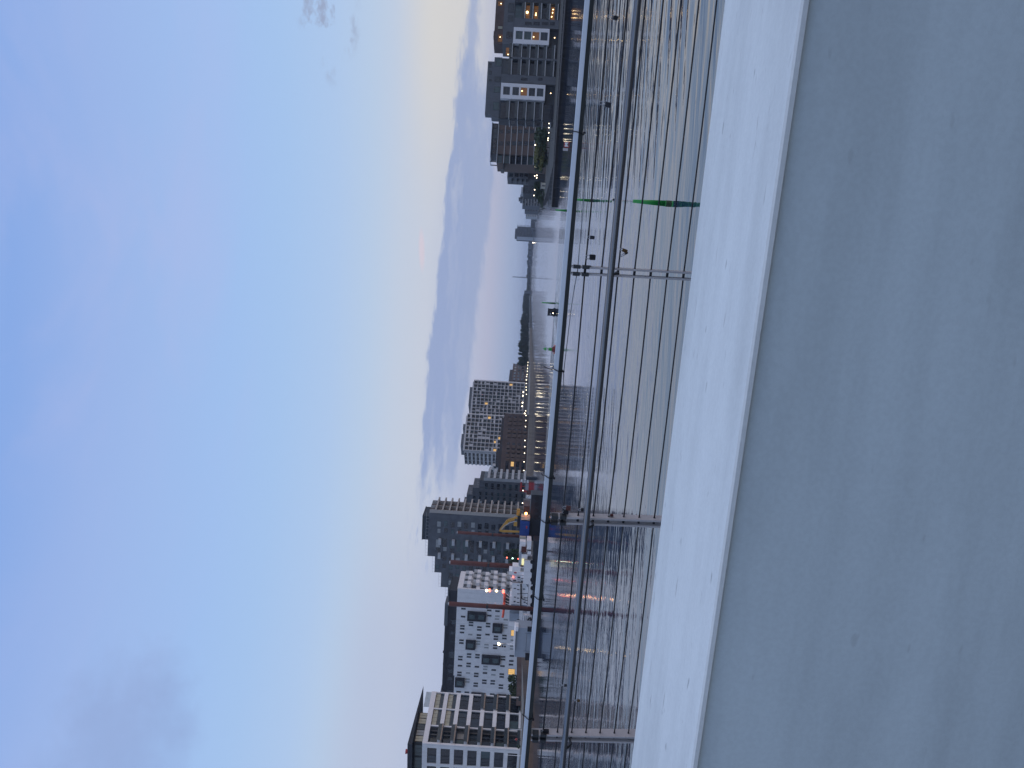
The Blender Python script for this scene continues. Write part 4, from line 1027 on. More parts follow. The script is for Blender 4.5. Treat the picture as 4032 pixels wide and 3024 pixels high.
# ================================================================== TREES
def crown_mesh(name, n, lobes, leaf, seed, mat, flat=.9, kind='round'):
    rnd = random.Random(seed); mb = MB(); L_ = []
    for i in range(lobes):
        a = rnd.uniform(0, 6.283); rr = rnd.uniform(0, .62)**.8; h = rnd.uniform(.22, .92)
        taper = 1 - abs(h-.5)*.9
        L_.append((Vector((rr*math.cos(a)*taper*.7, rr*math.sin(a)*taper*.7, h*.9 if kind == 'round' else h)), rnd.uniform(.18, .32)))
    for i in range(n):
        c, r = rnd.choice(L_)
        d = Vector((rnd.gauss(0, 1), rnd.gauss(0, 1), rnd.gauss(0, 1))).normalized()*r*rnd.uniform(.45, 1.08)
        d.z *= flat*.62; p = c + d
        u = Vector((rnd.gauss(0, 1), rnd.gauss(0, 1), rnd.gauss(0, .6))).normalized(); v = u.orthogonal().normalized()
        v.rotate(Matrix.Rotation(rnd.uniform(0, 6.28), 3, u)); q = u.cross(v); s = leaf*rnd.uniform(.6, 1.4)
        mb.quad([p - v*s, p + q*s*.7, p + v*s, p - q*s*.7])
    me = bpy.data.meshes.new(name); me.from_pydata(mb.v, [], mb.f); me.materials.append(MT[mat]); return me
def trunk_mesh(seed):
    rnd = random.Random(seed); mb = MB(); mb.cyl((0, 0, -.02), (0, 0, .55), .03, .016, 7)
    for i in range(6):
        a = rnd.uniform(0, 6.28); h = rnd.uniform(.2, .5); mb.cyl((0, 0, h), (math.cos(a)*.25, math.sin(a)*.25, h+.28), .012, .004, 5)
    me = bpy.data.meshes.new('trunk'); me.from_pydata(mb.v, [], mb.f); me.materials.append(MT['bark']); return me
TR = [trunk_mesh(i) for i in range(3)]
CR = {k_: [crown_mesh('crown', n, lb, lf, 10+i*7+hash_, mt_) for i in range(4)] for k_, n, lb, lf, mt_, hash_ in
      (('far', 900, 14, .085, 'leaf3', 1), ('mid', 900, 13, .055, 'leaf', 2), ('lamplit', 900, 13, .055, 'leaf2', 3), ('bush', 700, 12, .07, 'leaf', 4))}
def tree(name, label, loc, h, wd, kind, group=None, cat='tree'):
    t = thing(name, label, cat, loc, random.uniform(0, 6.28), group)
    o = link('crown', random.choice(CR[kind]), t); o.scale = (wd, wd, h)
    if kind != 'bush':
        o = link('trunk', random.choice(TR), t); o.scale = (h, h, h)
    else:
        o = link('stem', random.choice(TR), t); o.scale = (h*.8, h*.8, h*.8)
    return t
def interp(tab, Y):
    tab = sorted(tab)
    for (a, va), (b_, vb) in zip(tab, tab[1:]):
        if a <= Y <= b_: return va + (vb-va)*(Y-a)/(b_-a)
    return tab[0][1] if Y < tab[0][0] else tab[-1][1]
TREES = [(1432, 2033), (1421, 2035), (1409, 2036), (1396, 2037), (1383, 2039), (1371, 2038), (1360, 2036), (1350, 2039), (1338, 2044), (1326, 2046), (1314, 2046), (1302, 2048), (1290, 2049), (1278, 2047), (1266, 2046), (1254, 2051), (1243, 2053), (1231, 2056), (1219, 2055), (1206, 2052), (1195, 2056), (1183, 2057), (1172, 2058), (1163, 2061)]
for i, (Y, X) in enumerate(TREES):
    dep = interp(FSH + LSH[-5:], Y) + random.uniform(25, 60)
    zt2 = at(X, Y, dep).z; h = (zt2-1.6)*1.02; wd = 17/F*dep*random.uniform(.95, 1.25)
    tree('shore_tree', 'dark green tree on the wooded far shore, %s counted from its right end' % ORD[len(TREES)-1-i], gnd(Y, dep, 1.4), h, wd, 'far', 'trees of the wooded far shore')
for i, Y in enumerate(range(965, 1160, 8)):
    dep = interp(FSH, Y)+random.uniform(40, 120); X = 2079 - (Y-965)*.045 + random.uniform(-3, 3)
    h = (at(X, Y, dep).z-1.2)
    tree('far_shore_tree', 'small blue hazy tree on the distant shore, %s one leftwards from the lone tower' % ORD[i], gnd(Y, dep, 1.2), max(h, 9), 15/F*dep*random.uniform(.8, 1.3), 'far', 'hazy trees on the distant shore')
for i, Y in enumerate(range(845, 965, 12)):
    dep = interp(FSH, Y)+random.uniform(20, 60)
    h = 11/F*dep*random.uniform(.8, 1.2)
    tree('far_shore_tree', 'low hazy tree near the lone distant tower, %s counted from the right' % ORD[i], gnd(Y, dep, 1.2), h, 14/F*dep, 'far', 'low trees by the right far shore')
# near trees right bank
RT = [(N5, 1240, 540, 330, 9, 'mid', 'dark green tree in front of the brown block, beside the white framed block'), (N5, 1290, 690, 320, 8, 'mid', 'leafy tree in front of the middle of the brown block'),
      (N5, 1265, 850, 325, 9.5, 'lamplit', 'yellow green tree lit by a lamp in front of the brown block'), (N5, 1235, 985, 330, 11, 'lamplit', 'large olive tree before the left end of the brown block'),
      (N5, 1225, 1120, 335, 11, 'mid', 'dark tree before the glazed end of the brown block'), (N5, 1300, 1230, 340, 8, 'mid', 'small dark tree left of the large olive tree'),
      (N6, 520, 480, 420, 11, 'mid', 'dark green tree in front of the dark box block, beside the kiosk'), (N6, 545, 560, 425, 11, 'mid', 'dark green tree beside the lit lamp before the dark box block'),
      (N6, 575, 625, 430, 10, 'mid', 'dark green tree at the left end of the dark box block'), (N6, 650, 700, 370, 6, 'mid', 'dark bushy tree at the far end of the timber pier'), (N6, 655, 765, 372, 6, 'mid', 'last dark bush beyond the timber pier')]
for P, x, y, dep, wd, kd, lab in RT:
    X, Y = P(x, y); dep = min(dep, 419) if P is N6 and y > 640 else dep
    h = at(X, Y, dep).z-RG; tree('quay_tree', lab, gnd(Y, dep, RG), h*1.03, wd*.95, kd, 'trees on the right quay')
# bushes on the left quay
for x, y, dep, wd, lab in ((1470, 1180, 232, 3.2, 'grey green bush under the lit windows of the white block'), (1455, 1290, 228, 3.6, 'loose green bush at the foot of the white block, middle of the hedge'),
                           (1440, 1400, 225, 4.2, 'dark bush before the white block near the balcony block'), (1450, 1480, 220, 3.8, 'dark bush touching the corner of the balcony block')):
    X, Y = P7(x, y); h = at(X, Y, dep).z-GL; tree('bush', lab, gnd(Y, dep, GL), h, wd, 'bush', 'bushes along the left quay', 'bush')
for x, y, dep, wd, h, lab in ((1540, 870, 300, 3.4, 9, 'dark green tree between the stepped tower and the work ship with a green light'), (1590, 960, 298, 2.6, 6.5, 'dark shrub left of the green light above the white ship')):
    X, Y = P6(x, y); tree('quay_tree', lab, gnd(Y, dep, GL), h, wd*1.2, 'mid', 'trees behind the work ship')

# ================================================================== PROMENADE LAMPS
def lamp(label, X, Y, dep, zg, r, group, mat='lamp'):
    p = at(X, Y, dep); t = thing('promenade_lamp', label, 'lamp', (p.x, p.y, zg), 0, group); h = max(p.z-zg, .5)
    mb = MB(); mb.cyl((0, 0, 0), (0, 0, h-r), .07, .05, 8); mb.box(-.16, .16, -.16, .16, -.01, .12); mb.build('pole', 'frame_dk', t)
    mb = MB(); mb.ball((0, 0, h), r, 0, 8, 6); mb.build('lamp_globe', mat, t, None, True)
    mb = MB(); mb.cyl((0, 0, h+r*.85), (0, 0, h+r*1.15), r*.9, r*.3, 8); mb.build('cap', 'frame_dk', t)
    return t
LP = [(P4, 1212, 835), (P4, 1210, 877), (P4, 1207, 922), (P4, 1204, 967), (P4, 1200, 1013), (P4, 1193, 1042), (P4, 1189, 1090), (P4, 1187, 1143), (P4, 1185, 1195), (P4, 1187, 1237), (P4, 1190, 1300), (P4, 1180, 1540), (P4, 1182, 1605),
      (P5, 1367, 132), (P5, 1365, 205), (P5, 1360, 293), (P5, 1353, 495), (P5, 1350, 585), (P5, 1347, 680), (P5, 1340, 805), (P5, 1337, 930), (P5, 1330, 1060), (P5, 1325, 1222), (P5, 1318, 1405)]
for i, (P, x, y) in enumerate(LP):
    X, Y = P(x, y); dep = interp(LSH, Y)+2.5
    lamp('low lit lamp on the brick row promenade, %s one leftwards from the wooded shore' % ORD[i], X, Y, dep, GL, .21, 'lit lamps along the left promenade')
for i, (x, y) in enumerate(((1145, 1268), (1138, 1320), (1133, 1420), (1128, 1474), (1165, 1577))):
    X, Y = P4(x, y); lamp('taller lit lamp at the foot of the lattice towers, %s one from the right' % ORD[i], X, Y, 530, GL, .38, 'lamps at the foot of the lattice towers')
RL = [(N5, 1610, 285, 262, 'first'), (N5, 1605, 385, 262, 'second'), (N5, 1600, 508, 262, 'third'), (N5, 1587, 640, 262, 'fourth'), (N5, 1580, 690, 262, 'fifth')]
for P, x, y, dep, q in RL:
    X, Y = P(x, y); lamp('low lit lamp along the right quay fence, %s one from the white framed block' % q, X, Y, dep, RG, .15, 'low lamps along the right quay')
for P, x, y, dep, lab in ((N5, 1310, 545, 345, 'lit lamp among the trees in front of the brown block, right one'), (N5, 1275, 805, 345, 'lit lamp beside the yellow green tree'), (N5, 1270, 1325, 380, 'lit lamp at the corner of the pale end block'),
                          (N5, 1262, 1555, 385, 'brightest lit lamp, under the pale end block'), (N5, 1315, 1538, 383, 'lit lamp just under the brightest one'), (N5, 1310, 1600, 383, 'small lit lamp left of the brightest one'), (N6, 545, 555, 410, 'lit lamp before the dark box block'), (N6, 530, 672, 415, 'lit lamp at the balcony terrace block'), (P3, 1115, 575, 1700, 'bright far light at the foot of the lone distant tower')):
    X, Y = P(x, y); lamp(lab, X, Y, dep, RG, .24 if dep < 800 else 1.0, 'tall lamps on the right shore')

# ================================================================== PIER, FENCE, SIGN
pa, pb = gnd(-400, 207), gnd(812, 232)
exq = (pb-pa).normalized(); inn = Vector((-exq.y, exq.x, 0)); inn = inn if inn.y > 0 else -inn
Lp = (pb-pa).length
pier = thing('timber_pier', 'long dark timber pier along the right bank', 'pier', (pa.x, pa.y, 0), math.atan2(exq.y, exq.x))
sg = 1 if Vector((-exq.y, exq.x, 0)).y > 0 else -1
mb = MB(); mb.box(0, Lp, min(0, sg*14), max(0, sg*14), .75, 1.05); mb.build('deck', 'timber', pier)
mb = MB()
for i in range(int(Lp/3)): mb.cyl((i*3+.4, sg*.4, -2), (i*3+.4, sg*.4, .75), .17, n=8)
mb.box(0, Lp, min(sg*.5, sg*.8), max(sg*.5, sg*.8), -.3, .74); mb.build('piles', 'timber', pier)
fence = thing('pier_fence', 'dark open railing with square gaps along the timber pier', 'fence', (pa.x, pa.y, 1.05), math.atan2(exq.y, exq.x))
mb = MB(); mb.box(0, Lp, -.03+sg*.3, .03+sg*.3, 1.02, 1.1); mb.box(0, Lp, -.02+sg*.3, .02+sg*.3, .25, .3); mb.build('rails', 'frame_gr', fence)
pm = MB(); pm.box(-.035, .035, -.035, .035, 0, 1.02); first = pm.build('post', 'frame_gr', fence, (.3, sg*.3, 0))
npst = min(98, int(Lp/1.15))
for i in range(1, npst):
    c = first.copy(); COL.objects.link(c); c.parent = fence; c.location = (.3+i*Lp/npst, sg*.3, 0)
t = thing('kiosk', 'small cream hut on the quay left of the shore trees', 'hut', gnd(N6(700, 500)[1], 375, RG))
V = Bld.__new__(Bld)
mb = MB(); q = 375/F; mb.box(0, 19*q, 0, 2.5, 0, 16*q); mb.build('wall', 'cream', t); mb = MB(); mb.box(-.2, 19*q+.2, -.3, 2.8, 16*q, 16*q+.25); mb.build('roof', 'conc', t)
mb = MB(); mb.box(.5, 1.3, -.05, -.005, .1, 1.6); mb.build('door', 'frame_gr', t)
# waterway sign on two posts
X, Y = N5(2035, 795); dep = 125; p = at(X, Y, dep); wS = 23/F*dep; hS = 21/F*dep
t = thing('waterway_sign', 'square red edged white sign with black hourglass mark on two posts in the water', 'sign', (p.x, p.y, 0), 0.)
z0 = p.z-hS/2
mb = MB(); mb.box(-wS/2, wS/2, -.02, .02, z0, z0+hS); mb.build('board', 'red', t)
mb = MB(); i_ = .13*wS; mb.box(-wS/2+i_, wS/2-i_, -.03, -.0205, z0+i_, z0+hS-i_); mb.build('face', 'shipw', t)
mb = MB(); hw = wS/2-i_
mb.loft([(-hw*.95, -.034, z0+i_+.01), (hw*.95, -.034, z0+i_+.01), (0, -.034, z0+hS*.42)], [(-hw*.95, -.0305, z0+i_+.01), (hw*.95, -.0305, z0+i_+.01), (0, -.0305, z0+hS*.42)])
mb.build('black_mark', 'black', t)
mb = MB(); mb.loft([(-hw*.3, -.034, z0+hS-i_), (hw*.3, -.034, z0+hS-i_), (0, -.034, z0+hS*.72)], [(-hw*.3, -.0305, z0+hS-i_), (hw*.3, -.0305, z0+hS-i_), (0, -.0305, z0+hS*.72)]); mb.build('black_mark', 'red', t)
for x in (-wS*.42, wS*.42):
    mb = MB(); mb.cyl((x, .09, -2.5), (x, .09, z0+hS), .065, n=10); mb.build('post', 'rust', t)
p2 = at(*N5(2010, 915), dep+6)
t = thing('plain_sign', 'small blue grey sign board left of the red edged sign', 'sign', (p2.x, p2.y, 0), .5)
mb = MB(); mb.box(-.3, .3, -.02, .02, p2.z-.4, p2.z+.45); mb.build('board', 'shipg', t)
mb = MB(); mb.cyl((.0, .06, -2.5), (0, .06, p2.z+.45), .05, n=8); mb.build('post', 'rust', t)
# ================================================================== BUOYS
def spar(label, Xb, Yb, dep, hbody, r, htop, tilt):
    p = gnd(Yb, dep, 0); t = thing('spar_buoy', label, 'buoy', p, 0, 'green spar buoys'); t.rotation_euler = (R(1.0), R(tilt), 0)
    mb = MB(); mb.cyl((0, 0, -1.2), (0, 0, .35), r*1.0, r*1.02, 16); mb.cyl((0, 0, .35), (0, 0, hbody), r*.98, r*.55, 16); mb.build('body', 'green', t, None, True)
    mb = MB(); mb.cyl((0, 0, .05), (0, 0, .32), r*1.05, r*1.05, 16); mb.build('waterline_band', 'leaf', t)
    mb = MB(); mb.cyl((0, 0, hbody), (0, 0, hbody+htop), .022, .018, 8); mb.build('staff', 'steel', t)
    mb = MB(); mb.cyl((0, 0, hbody+htop), (0, 0, hbody+htop+.14), .07, .05, 10); mb.build('light', 'hull', t)
spar('nearest and largest green spar buoy, standing beyond the handrail', 2645, 772, 37.2, 1.9, .145, .85, .6)
spar('second green spar buoy, its lower half just under the top rail', 2330, 777, 88, 2.15, .17, .55, .4)
spar('third green spar buoy, above the top rail left of the timber pier', 2243, 822, 136, 2.7, .22, .75, .4)
spar('farthest thin green spar buoy near the small motor boat', 2178, 1188, 196, 3., .22, .5, .0)
p = gnd(1369, 165, 0); t = thing('cone_buoy', 'green navigation buoy with pointed cone topmark on a red float', 'buoy', p)
mb = MB(); mb.cyl((0, 0, -.4), (0, 0, .55), .62, .62, 18); mb.cyl((0, 0, .55), (0, 0, .8), .62, .4, 18); mb.build('float', M('dull red buoy paint', (.16, .018, .016), .5, 0, .2, 2.), t, None, True)
for sx_ in (-1, 1):
    mb = MB(); mb.ball((sx_*.78, 0, .12), .34, 0, 10, 6, (.7, 1, 1.25)); mb.build('side_float', M('pink float paint', (.55, .26, .22), .6), t, None, True)
mb = MB(); mb.cyl((0, 0, .8), (0, 0, 1.55), .36, .33, 14); mb.build('body', 'green', t)
mb = MB()
for a in range(4): mb.cyl((.26*math.cos(a*1.57+.5), .26*math.sin(a*1.57+.5), 1.55), (.12*math.cos(a*1.57+.5), .12*math.sin(a*1.57+.5), 2.05), .028, n=6)
mb.build('cage', 'green', t)
mb = MB(); mb.cyl((0, 0, 2.05), (0, 0, 2.75), .42, .02, 14); mb.build('topmark', 'green', t)

# ================================================================== SMALL MOTOR BOAT
p = gnd(1223, 174, 0); t = thing('motor_boat', 'small dark cabin motor boat with a lit stern lamp heading away', 'boat', p, R(-4))
mb = MB()
prof = lambda y, w_, z0, z1: [(-w_*.7, y, z0), (w_*.7, y, z0), (w_, y, z1), (-w_, y, z1)]
for a, c_ in (((0, 1.0, -.25, .55), (2.5, 1.0, -.25, .6)), ((2.5, 1.0, -.25, .6), (4.4, .75, -.2, .72)), ((4.4, .75, -.2, .72), (5.6, .08, 0, .85))):
    mb.loft(prof(*a), prof(*c_))
mb.build('hull', 'hull', t)
mb = MB(); mb.box(-.82, .82, .9, 3.2, .6, .75); 
for x in (-.8, .72):
    for y in (.9, 3.1): mb.box(x, x+.08, y, y+.08, .75, 1.75)
mb.box(-.88, .88, .8, 3.4, 1.75, 1.87); mb.build('cabin_frame', 'hull', t)
mb = MB(); mb.box(-.7, .7, .95, .97, .8, 1.7); mb.box(-.7, .7, 3.1, 3.12, .8, 1.7); mb.box(-.8, -.78, 1., 3.05, .8, 1.7); mb.box(.78, .8, 1., 3.05, .8, 1.7); mb.build('cabin_window', 'g_dark', t)
mb = MB(); mb.box(-.16, .16, -.25, .02, -.2, .95); mb.build('outboard_motor', 'black', t)
mb = MB(); mb.ball((-.25, -.06, .72), .11, 0, 8, 6); mb.build('stern_lamp', 'lamp', t, None, True)
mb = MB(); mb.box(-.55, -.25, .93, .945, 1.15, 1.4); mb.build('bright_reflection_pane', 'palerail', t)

# wake of the boat: low ridges fanning out behind it
def ridge(pts, hgt, wd):
    mb = MB(); P = [hitz(X, Y, 0) for X, Y in pts]; n = len(P)
    prof = [(-1, 0), (-.6, .25), (-.25, .8), (0, 1), (.25, .8), (.6, .25), (1, 0)]
    rows = []
    for i, p in enumerate(P):
        d = (P[min(i+1, n-1)]-P[max(i-1, 0)]).normalized(); q = Vector((d.y, -d.x, 0)); f = math.sin(math.pi*(i+.35)/(n-.3))
        b = len(mb.v)
        for a, h in prof: mb.v.append(tuple(p + q*a*wd + Vector((0, 0, h*hgt*f - .004))))
        rows.append(b)
    for a, b in zip(rows, rows[1:]):
        for j in range(len(prof)-1): mb.f.append([a+j, a+j+1, b+j+1, b+j]); mb.m.append(0)
    return mb.build('water_wake', 'water', None, None, True)
for pts, h_, w_ in ((((2187, 1219), (2192, 1180), (2198, 1140), (2206, 1090), (2214, 1045), (2224, 990), (2236, 930)), .16, 1.1), (((2184, 1242), (2182, 1275), (2183, 1320), (2185, 1369), (2186, 1430), (2184, 1520), (2180, 1640)), .16, 1.1),
                    (((2200, 1230), (2206, 1190), (2216, 1130), (2232, 1050)), .1, .9), (((2196, 1245), (2199, 1300), (2202, 1400), (2200, 1520)), .1, .9)):
    tag(ridge(pts, h_, w_), kind='structure')

# ================================================================== WORK SHIP AND BARGES (left)
class Ves(Bld):
    def part(s, name, mat, P, x0, x1, y0, y1, d0=0., d1=3., m=None, zmin=None):
        q = rect(s, P, x0, x1, y0, y1, d0); mb = MB(); mb.box(q[0], q[1], d0, d1, q[2] if zmin is None else zmin, q[3]); return mb.build(name, mat, s.root)
    def wins(s, P, lst, d, glass='g_dark'):
        for x0, x1, y0, y1 in lst:
            q = rect(s, P, x0, x1, y0, y1, d); win(s.root, (q[0]+q[1])/2, q[2], q[1]-q[0], q[3]-q[2], glass, 'frame_gr', 1, 1, d-.004)
    def lampb(s, P, x, y, d, r, mat):
        X, Y = P(x, y); a, z = s.loc(X, Y, d); mb = MB(); mb.ball((a, d, z), r, 0, 8, 6); mb.build('lamp', mat, s.root, None, True)
    def tube(s, name, mat, P, pts, d, r):
        mb = MB(); Q = [s.loc(*P(x, y), d) for x, y in pts]; mb.path([Vector((a, d, z)) for a, z in Q], r, 8); return mb.build(name, mat, s.root, None, True)
S = Ves('work_ship', 'white work ship with wheelhouse, red lamps and an orange boom, moored before the white block', 'ship', gnd(2432, 190, 0), (1, 0))
xs0 = 0; xs1 = S.loc(*Q1(1000, 300))[0]
mb = MB(); mb.box(0, xs1, .15, 7, -.6, S.loc(*Q2(1790, 300))[1]); mb.build('hull', 'hull', S.root)
S.part('bulwark', 'shipw', Q2, 1492, 1788, -300, 560, 0, 7); S.part('bulwark', 'shipw', Q2, 1642, 1790, 560, 1700, .02, 7)
S.part('bulwark', 'shipw', Q1, 985, 1160, 320, 660, 0, 6.5); S.part('bulwark', 'shipw', Q1, 1005, 1150, 738, 858, 0, 6.5)
for x, y in ((1800, 60), (1800, 390), (1805, 690), (1805, 1000), (1800, 1300), (1790, 1580), (1800, -260)):
    a, z = S.loc(*Q2(x, y)); mb = MB(); mb.cyl((a, -.32, z), (a, -.02, z), .5, n=14); o = mb.build('tyre_fender', 'black', S.root)
S.part('fore_house', 'shipw', Q1, 760, 1000, 860, 1250, .6, 5); S.part('fore_house', 'shipg', Q1, 660, 760, 790, 1290, .8, 5)
mb = MB(); q = rect(S, Q1, 770, 860, 1040, 1290, .55); mb.box(q[0], q[1], .3, .59, q[2], q[3]); mb.build('lit_awning', M('yellow awning with lamplight glow', (.7, .65, .35), .6, 0, .15, 2., emit=(1., .92, .45), es=.7), S.root)  # the awning's own glow stands in for lamplight falling on it
q = rect(S, Q1, 860, 1020, 1060, 1130, .55); mb = MB(); mb.box(q[0], q[1], .3, .59, q[2], q[3]); mb.build('lit_awning', MT['lit_awn'] if 'lit_awn' in MT else 'g_cream', S.root)
S.part('container', 'rust', Q1, 755, 960, 555, 770, .5, 3); S.part('deck_house', 'shipw', Q1, 690, 930, 340, 550, 1, 4); S.part('deck_house', 'shipw', Q1, 670, 750, 540, 860, 2, 5)
S.part('deck_house', 'shipw', Q1, 385, 720, 1355, 1560, .7, 5); S.part('deck_house', 'shipw', Q1, 245, 860, 1565, 1700, .5, 6)
S.part('life_ring', 'red', Q1, 455, 560, 1585, 1635, .42, .5)
S.part('deck_house', 'shipw', Q2, 1055, 1495, 235, 510, .8, 6); S.wins(Q2, [(1265, 1370, 280, 345), (1385, 1485, 330, 360), (1265, 1480, 385, 405), (1270, 1360, 440, 460), (1380, 1480, 430, 480), (1100, 1220, 390, 440)], .8, 'g_mid')
S.part('superstructure', 'shipw', Q2, 1055, 1640, 525, 1300, .5, 6.5); S.part('superstructure', 'shipg', Q2, 1030, 1345, 1303, 1440, .6, 6); S.part('superstructure', 'shipg', Q2, 1380, 1630, 1303, 1450, .6, 6)
S.wins(Q2, [(1132, 1215, 690, 725), (1135, 1210, 1005, 1040), (1125, 1195, 1160, 1205), (1255, 1330, 585, 610), (1255, 1340, 735, 765), (1255, 1325, 890, 918), (1245, 1330, 1045, 1075), (1240, 1340, 1205, 1235), (1460, 1550, 715, 750), (1490, 1560, 1030, 1060), (1490, 1565, 1190, 1225)], .5)
S.wins(Q2, [(1565, 1640, 1035, 1065), (1570, 1640, 1230, 1262)], .48)
S.tube('pipe', 'frame_dk', Q2, [(1000, 400), (1060, 470), (1200, 480), (1400, 500), (1540, 515), (1630, 590), (1640, 640)], .4, .1)
S.tube('pipe', 'bark', Q2, [(1385, 540), (1390, 900), (1375, 1450)], .36, .13); S.tube('pipe', 'frame_dk', Q2, [(1410, 540), (1405, 900), (1420, 1070), (1500, 1120), (1640, 1150)], .32, .1)
S.tube('pipe', 'frame_dk', Q2, [(1330, 905), (1410, 890), (1640, 890)], .4, .06)
# wheelhouse: slanted white frames with green glass
mb = MB(); pts = [(845, 890), (985, 1000), (975, 1375), (830, 1340)]
Q = [S.loc(*Q2(a, c_), 1.) for a, c_ in pts]
mb.loft([(a, 1., z) for a, z in Q], [(a, 5.5, z) for a, z in Q]); mb.build('wheelhouse', 'g_teal', S.root)
mb = MB()
for a, c_ in ((pts[0], pts[1]), (pts[1], pts[2]), (pts[2], pts[3]), ((845, 1020), (978, 1085)), ((838, 1150), (975, 1200)), ((832, 1245), (972, 1290))):
    A0 = S.loc(*Q2(*a), .95); A1 = S.loc(*Q2(*c_), .95); mb.cyl((A0[0], .95, A0[1]), (A1[0], .95, A1[1]), .085, n=6)
mb.build('wheelhouse_frame', 'shipw', S.root)
S.part('wheelhouse_base', 'shipw', Q2, 975, 1060, 990, 1400, .9, 5.5)
S.tube('boom', 'orange', Q2, [(800, 880), (790, 1200), (765, 1500), (745, 1690)], .3, .3); S.tube('boom', 'orange', Q2, [(765, 1500), (742, 1700), (725, 1760)], .3, .29)
S.tube('mast', 'steel', Q2, [(840, 830), (760, 815), (500, 800), (260, 790), (130, 785)], .8, .07); S.tube('stay', 'steel', Q2, [(160, 770), (60, 660), (-60, 560)], .8, .03)
S.tube('stay', 'shipw', Q2, [(150, 1205), (400, 1225), (760, 1260)], .8, .05); S.tube('stay', 'shipw', Q2, [(400, 1290), (760, 1300)], .8, .05); S.part('radar', 'shipw', Q2, 400, 490, 1240, 1310, .7, 1.)
for x, y, mt_, r in ((150, 785, 'lamp_w', .34), (255, 755, 'lamp_r', .26), (260, 805, 'lamp_r', .26), (508, 800, 'lamp_w', .3), (755, 790, 'lamp_r', .26), (755, 845, 'lamp_r', .3)): S.lampb(Q2, x, y, .55, r, mt_)
S.lampb(Q2, 1110, 300, .6, .18, 'lamp_r')
for x, y, mt_, r in ((165, 990, 'lamp_r', .17), (398, 1020, 'lamp_g', .13), (628, 1040, 'lamp_r', .15)): S.lampb(Q1, x, y, 1.2, r, mt_)
S.tube('signal_pole', 'frame_dk', Q1, [(120, 985), (400, 1020), (760, 1060)], 1.3, .05)
S.part('storage_box', 'shipg', Q3, 545, 860, 140, 380, 1.5, 5); S.part('storage_box', 'shipw', Q3, 525, 745, 388, 545, 1.5, 5); S.part('bulwark', 'shipw', Q3, 1140, 1300, 0, 182, .03, 6)
S.part('stowed_box', 'shipw', Q3, 988, 1275, 182, 565, -.3, 4.5)
mb = MB()
for (x, n_) in ((1050, 7), (1115, 6), (1165, 5)):     # three short lines of unreadable dark lettering
    for i in range(n_):
        q = rect(S, Q3, x-14, x+14, 215+i*22, 229+i*22, -.31); mb.box(q[0], q[1], -.32, -.301, q[2], q[3])
mb.build('lettering', 'frame_gr', S.root)
W_ = S.tube('winch', 'black', Q3, [(1000, 382), (1120, 375), (1200, 275), (1235, 280), (1270, 420)], -.55, .16)
S.tube('winch', 'black', Q3, [(1060, 500), (1150, 455), (1160, 560)], -.55, .1); S.tube('winch', 'black', Q3, [(1130, 410), (1200, 380), (1265, 410)], -.5, .3)
q = S.loc(*Q3(890, 440), -.2)
mb = MB()
for a, c_ in (((810, 325), (800, 480)), ((800, 480), (970, 560)), ((810, 325), (975, 400)), ((975, 400), (970, 560)), ((880, 360), (880, 520))):
    A0 = S.loc(*Q3(*a), -.2); A1 = S.loc(*Q3(*c_), -.2); mb.cyl((A0[0], -.2, A0[1]), (A1[0], -.2, A1[1]), .2, n=8)
mb.build('davit_frame', 'black', S.root)
# grey cabin barge left of the ship
Cb = Ves('cabin_barge', 'pale grey flat roofed cabin barge with floodlight mast, beside the white work ship', 'barge', gnd(2590, 172, 0), (1, .02))
Cb.part('cabin', 'shipg', Q3, 740, 1250, 600, 1560, 0, 6, zmin=.6); Cb.part('roof', 'shipw', Q3, 690, 740, 690, 1350, -.5, 6.3); Cb.part('cabin_top', 'shipw', Q3, 745, 840, 560, 715, -.3, 3)
Cb.part('hull', 'hull', Q3, 1255, 1300, 560, 1580, -.1, 6.2, zmin=-.5)
Cb.part('fender', 'black', Q3, 1135, 1275, 575, 725, -.5, -.01); Cb.part('fender', 'black', Q3, 1060, 1200, 1445, 1660, -.5, -.01)
Cb.tube('rail_line', 'frame_gr', Q3, [(1112, 790), (1080, 1350)], -.02, .035); Cb.tube('rail_line', 'frame_gr', Q3, [(1055, 772), (1240, 782)], -.02, .035); Cb.tube('rail_line', 'frame_gr', Q3, [(1000, 1352), (1185, 1362)], -.02, .03)
Cb.tube('mast', 'shipw', Q3, [(690, 1140), (480, 1130), (200, 1110)], 1., .075); Cb.tube('stay', 'shipw', Q3, [(690, 1060), (540, 1125)], 1., .04)
Cb.lampb(Q3, 205, 1130, .9, .3, 'lamp_w'); Cb.lampb(Q3, 185, 1100, .9, .2, 'lamp_w')
for x, y in ((235, 1195), (318, 1200), (398, 1210)):
    a, z = Cb.loc(*Q3(x, y), .9); mb = MB(); mb.ball((a, .9, z), .24, 0, 10, 8); mb.build('signal_ball', 'black', Cb.root, None, True)
Cb.tube('signal_yard', 'shipw', Q3, [(200, 1150), (230, 1200), (430, 1215)], .95, .03)
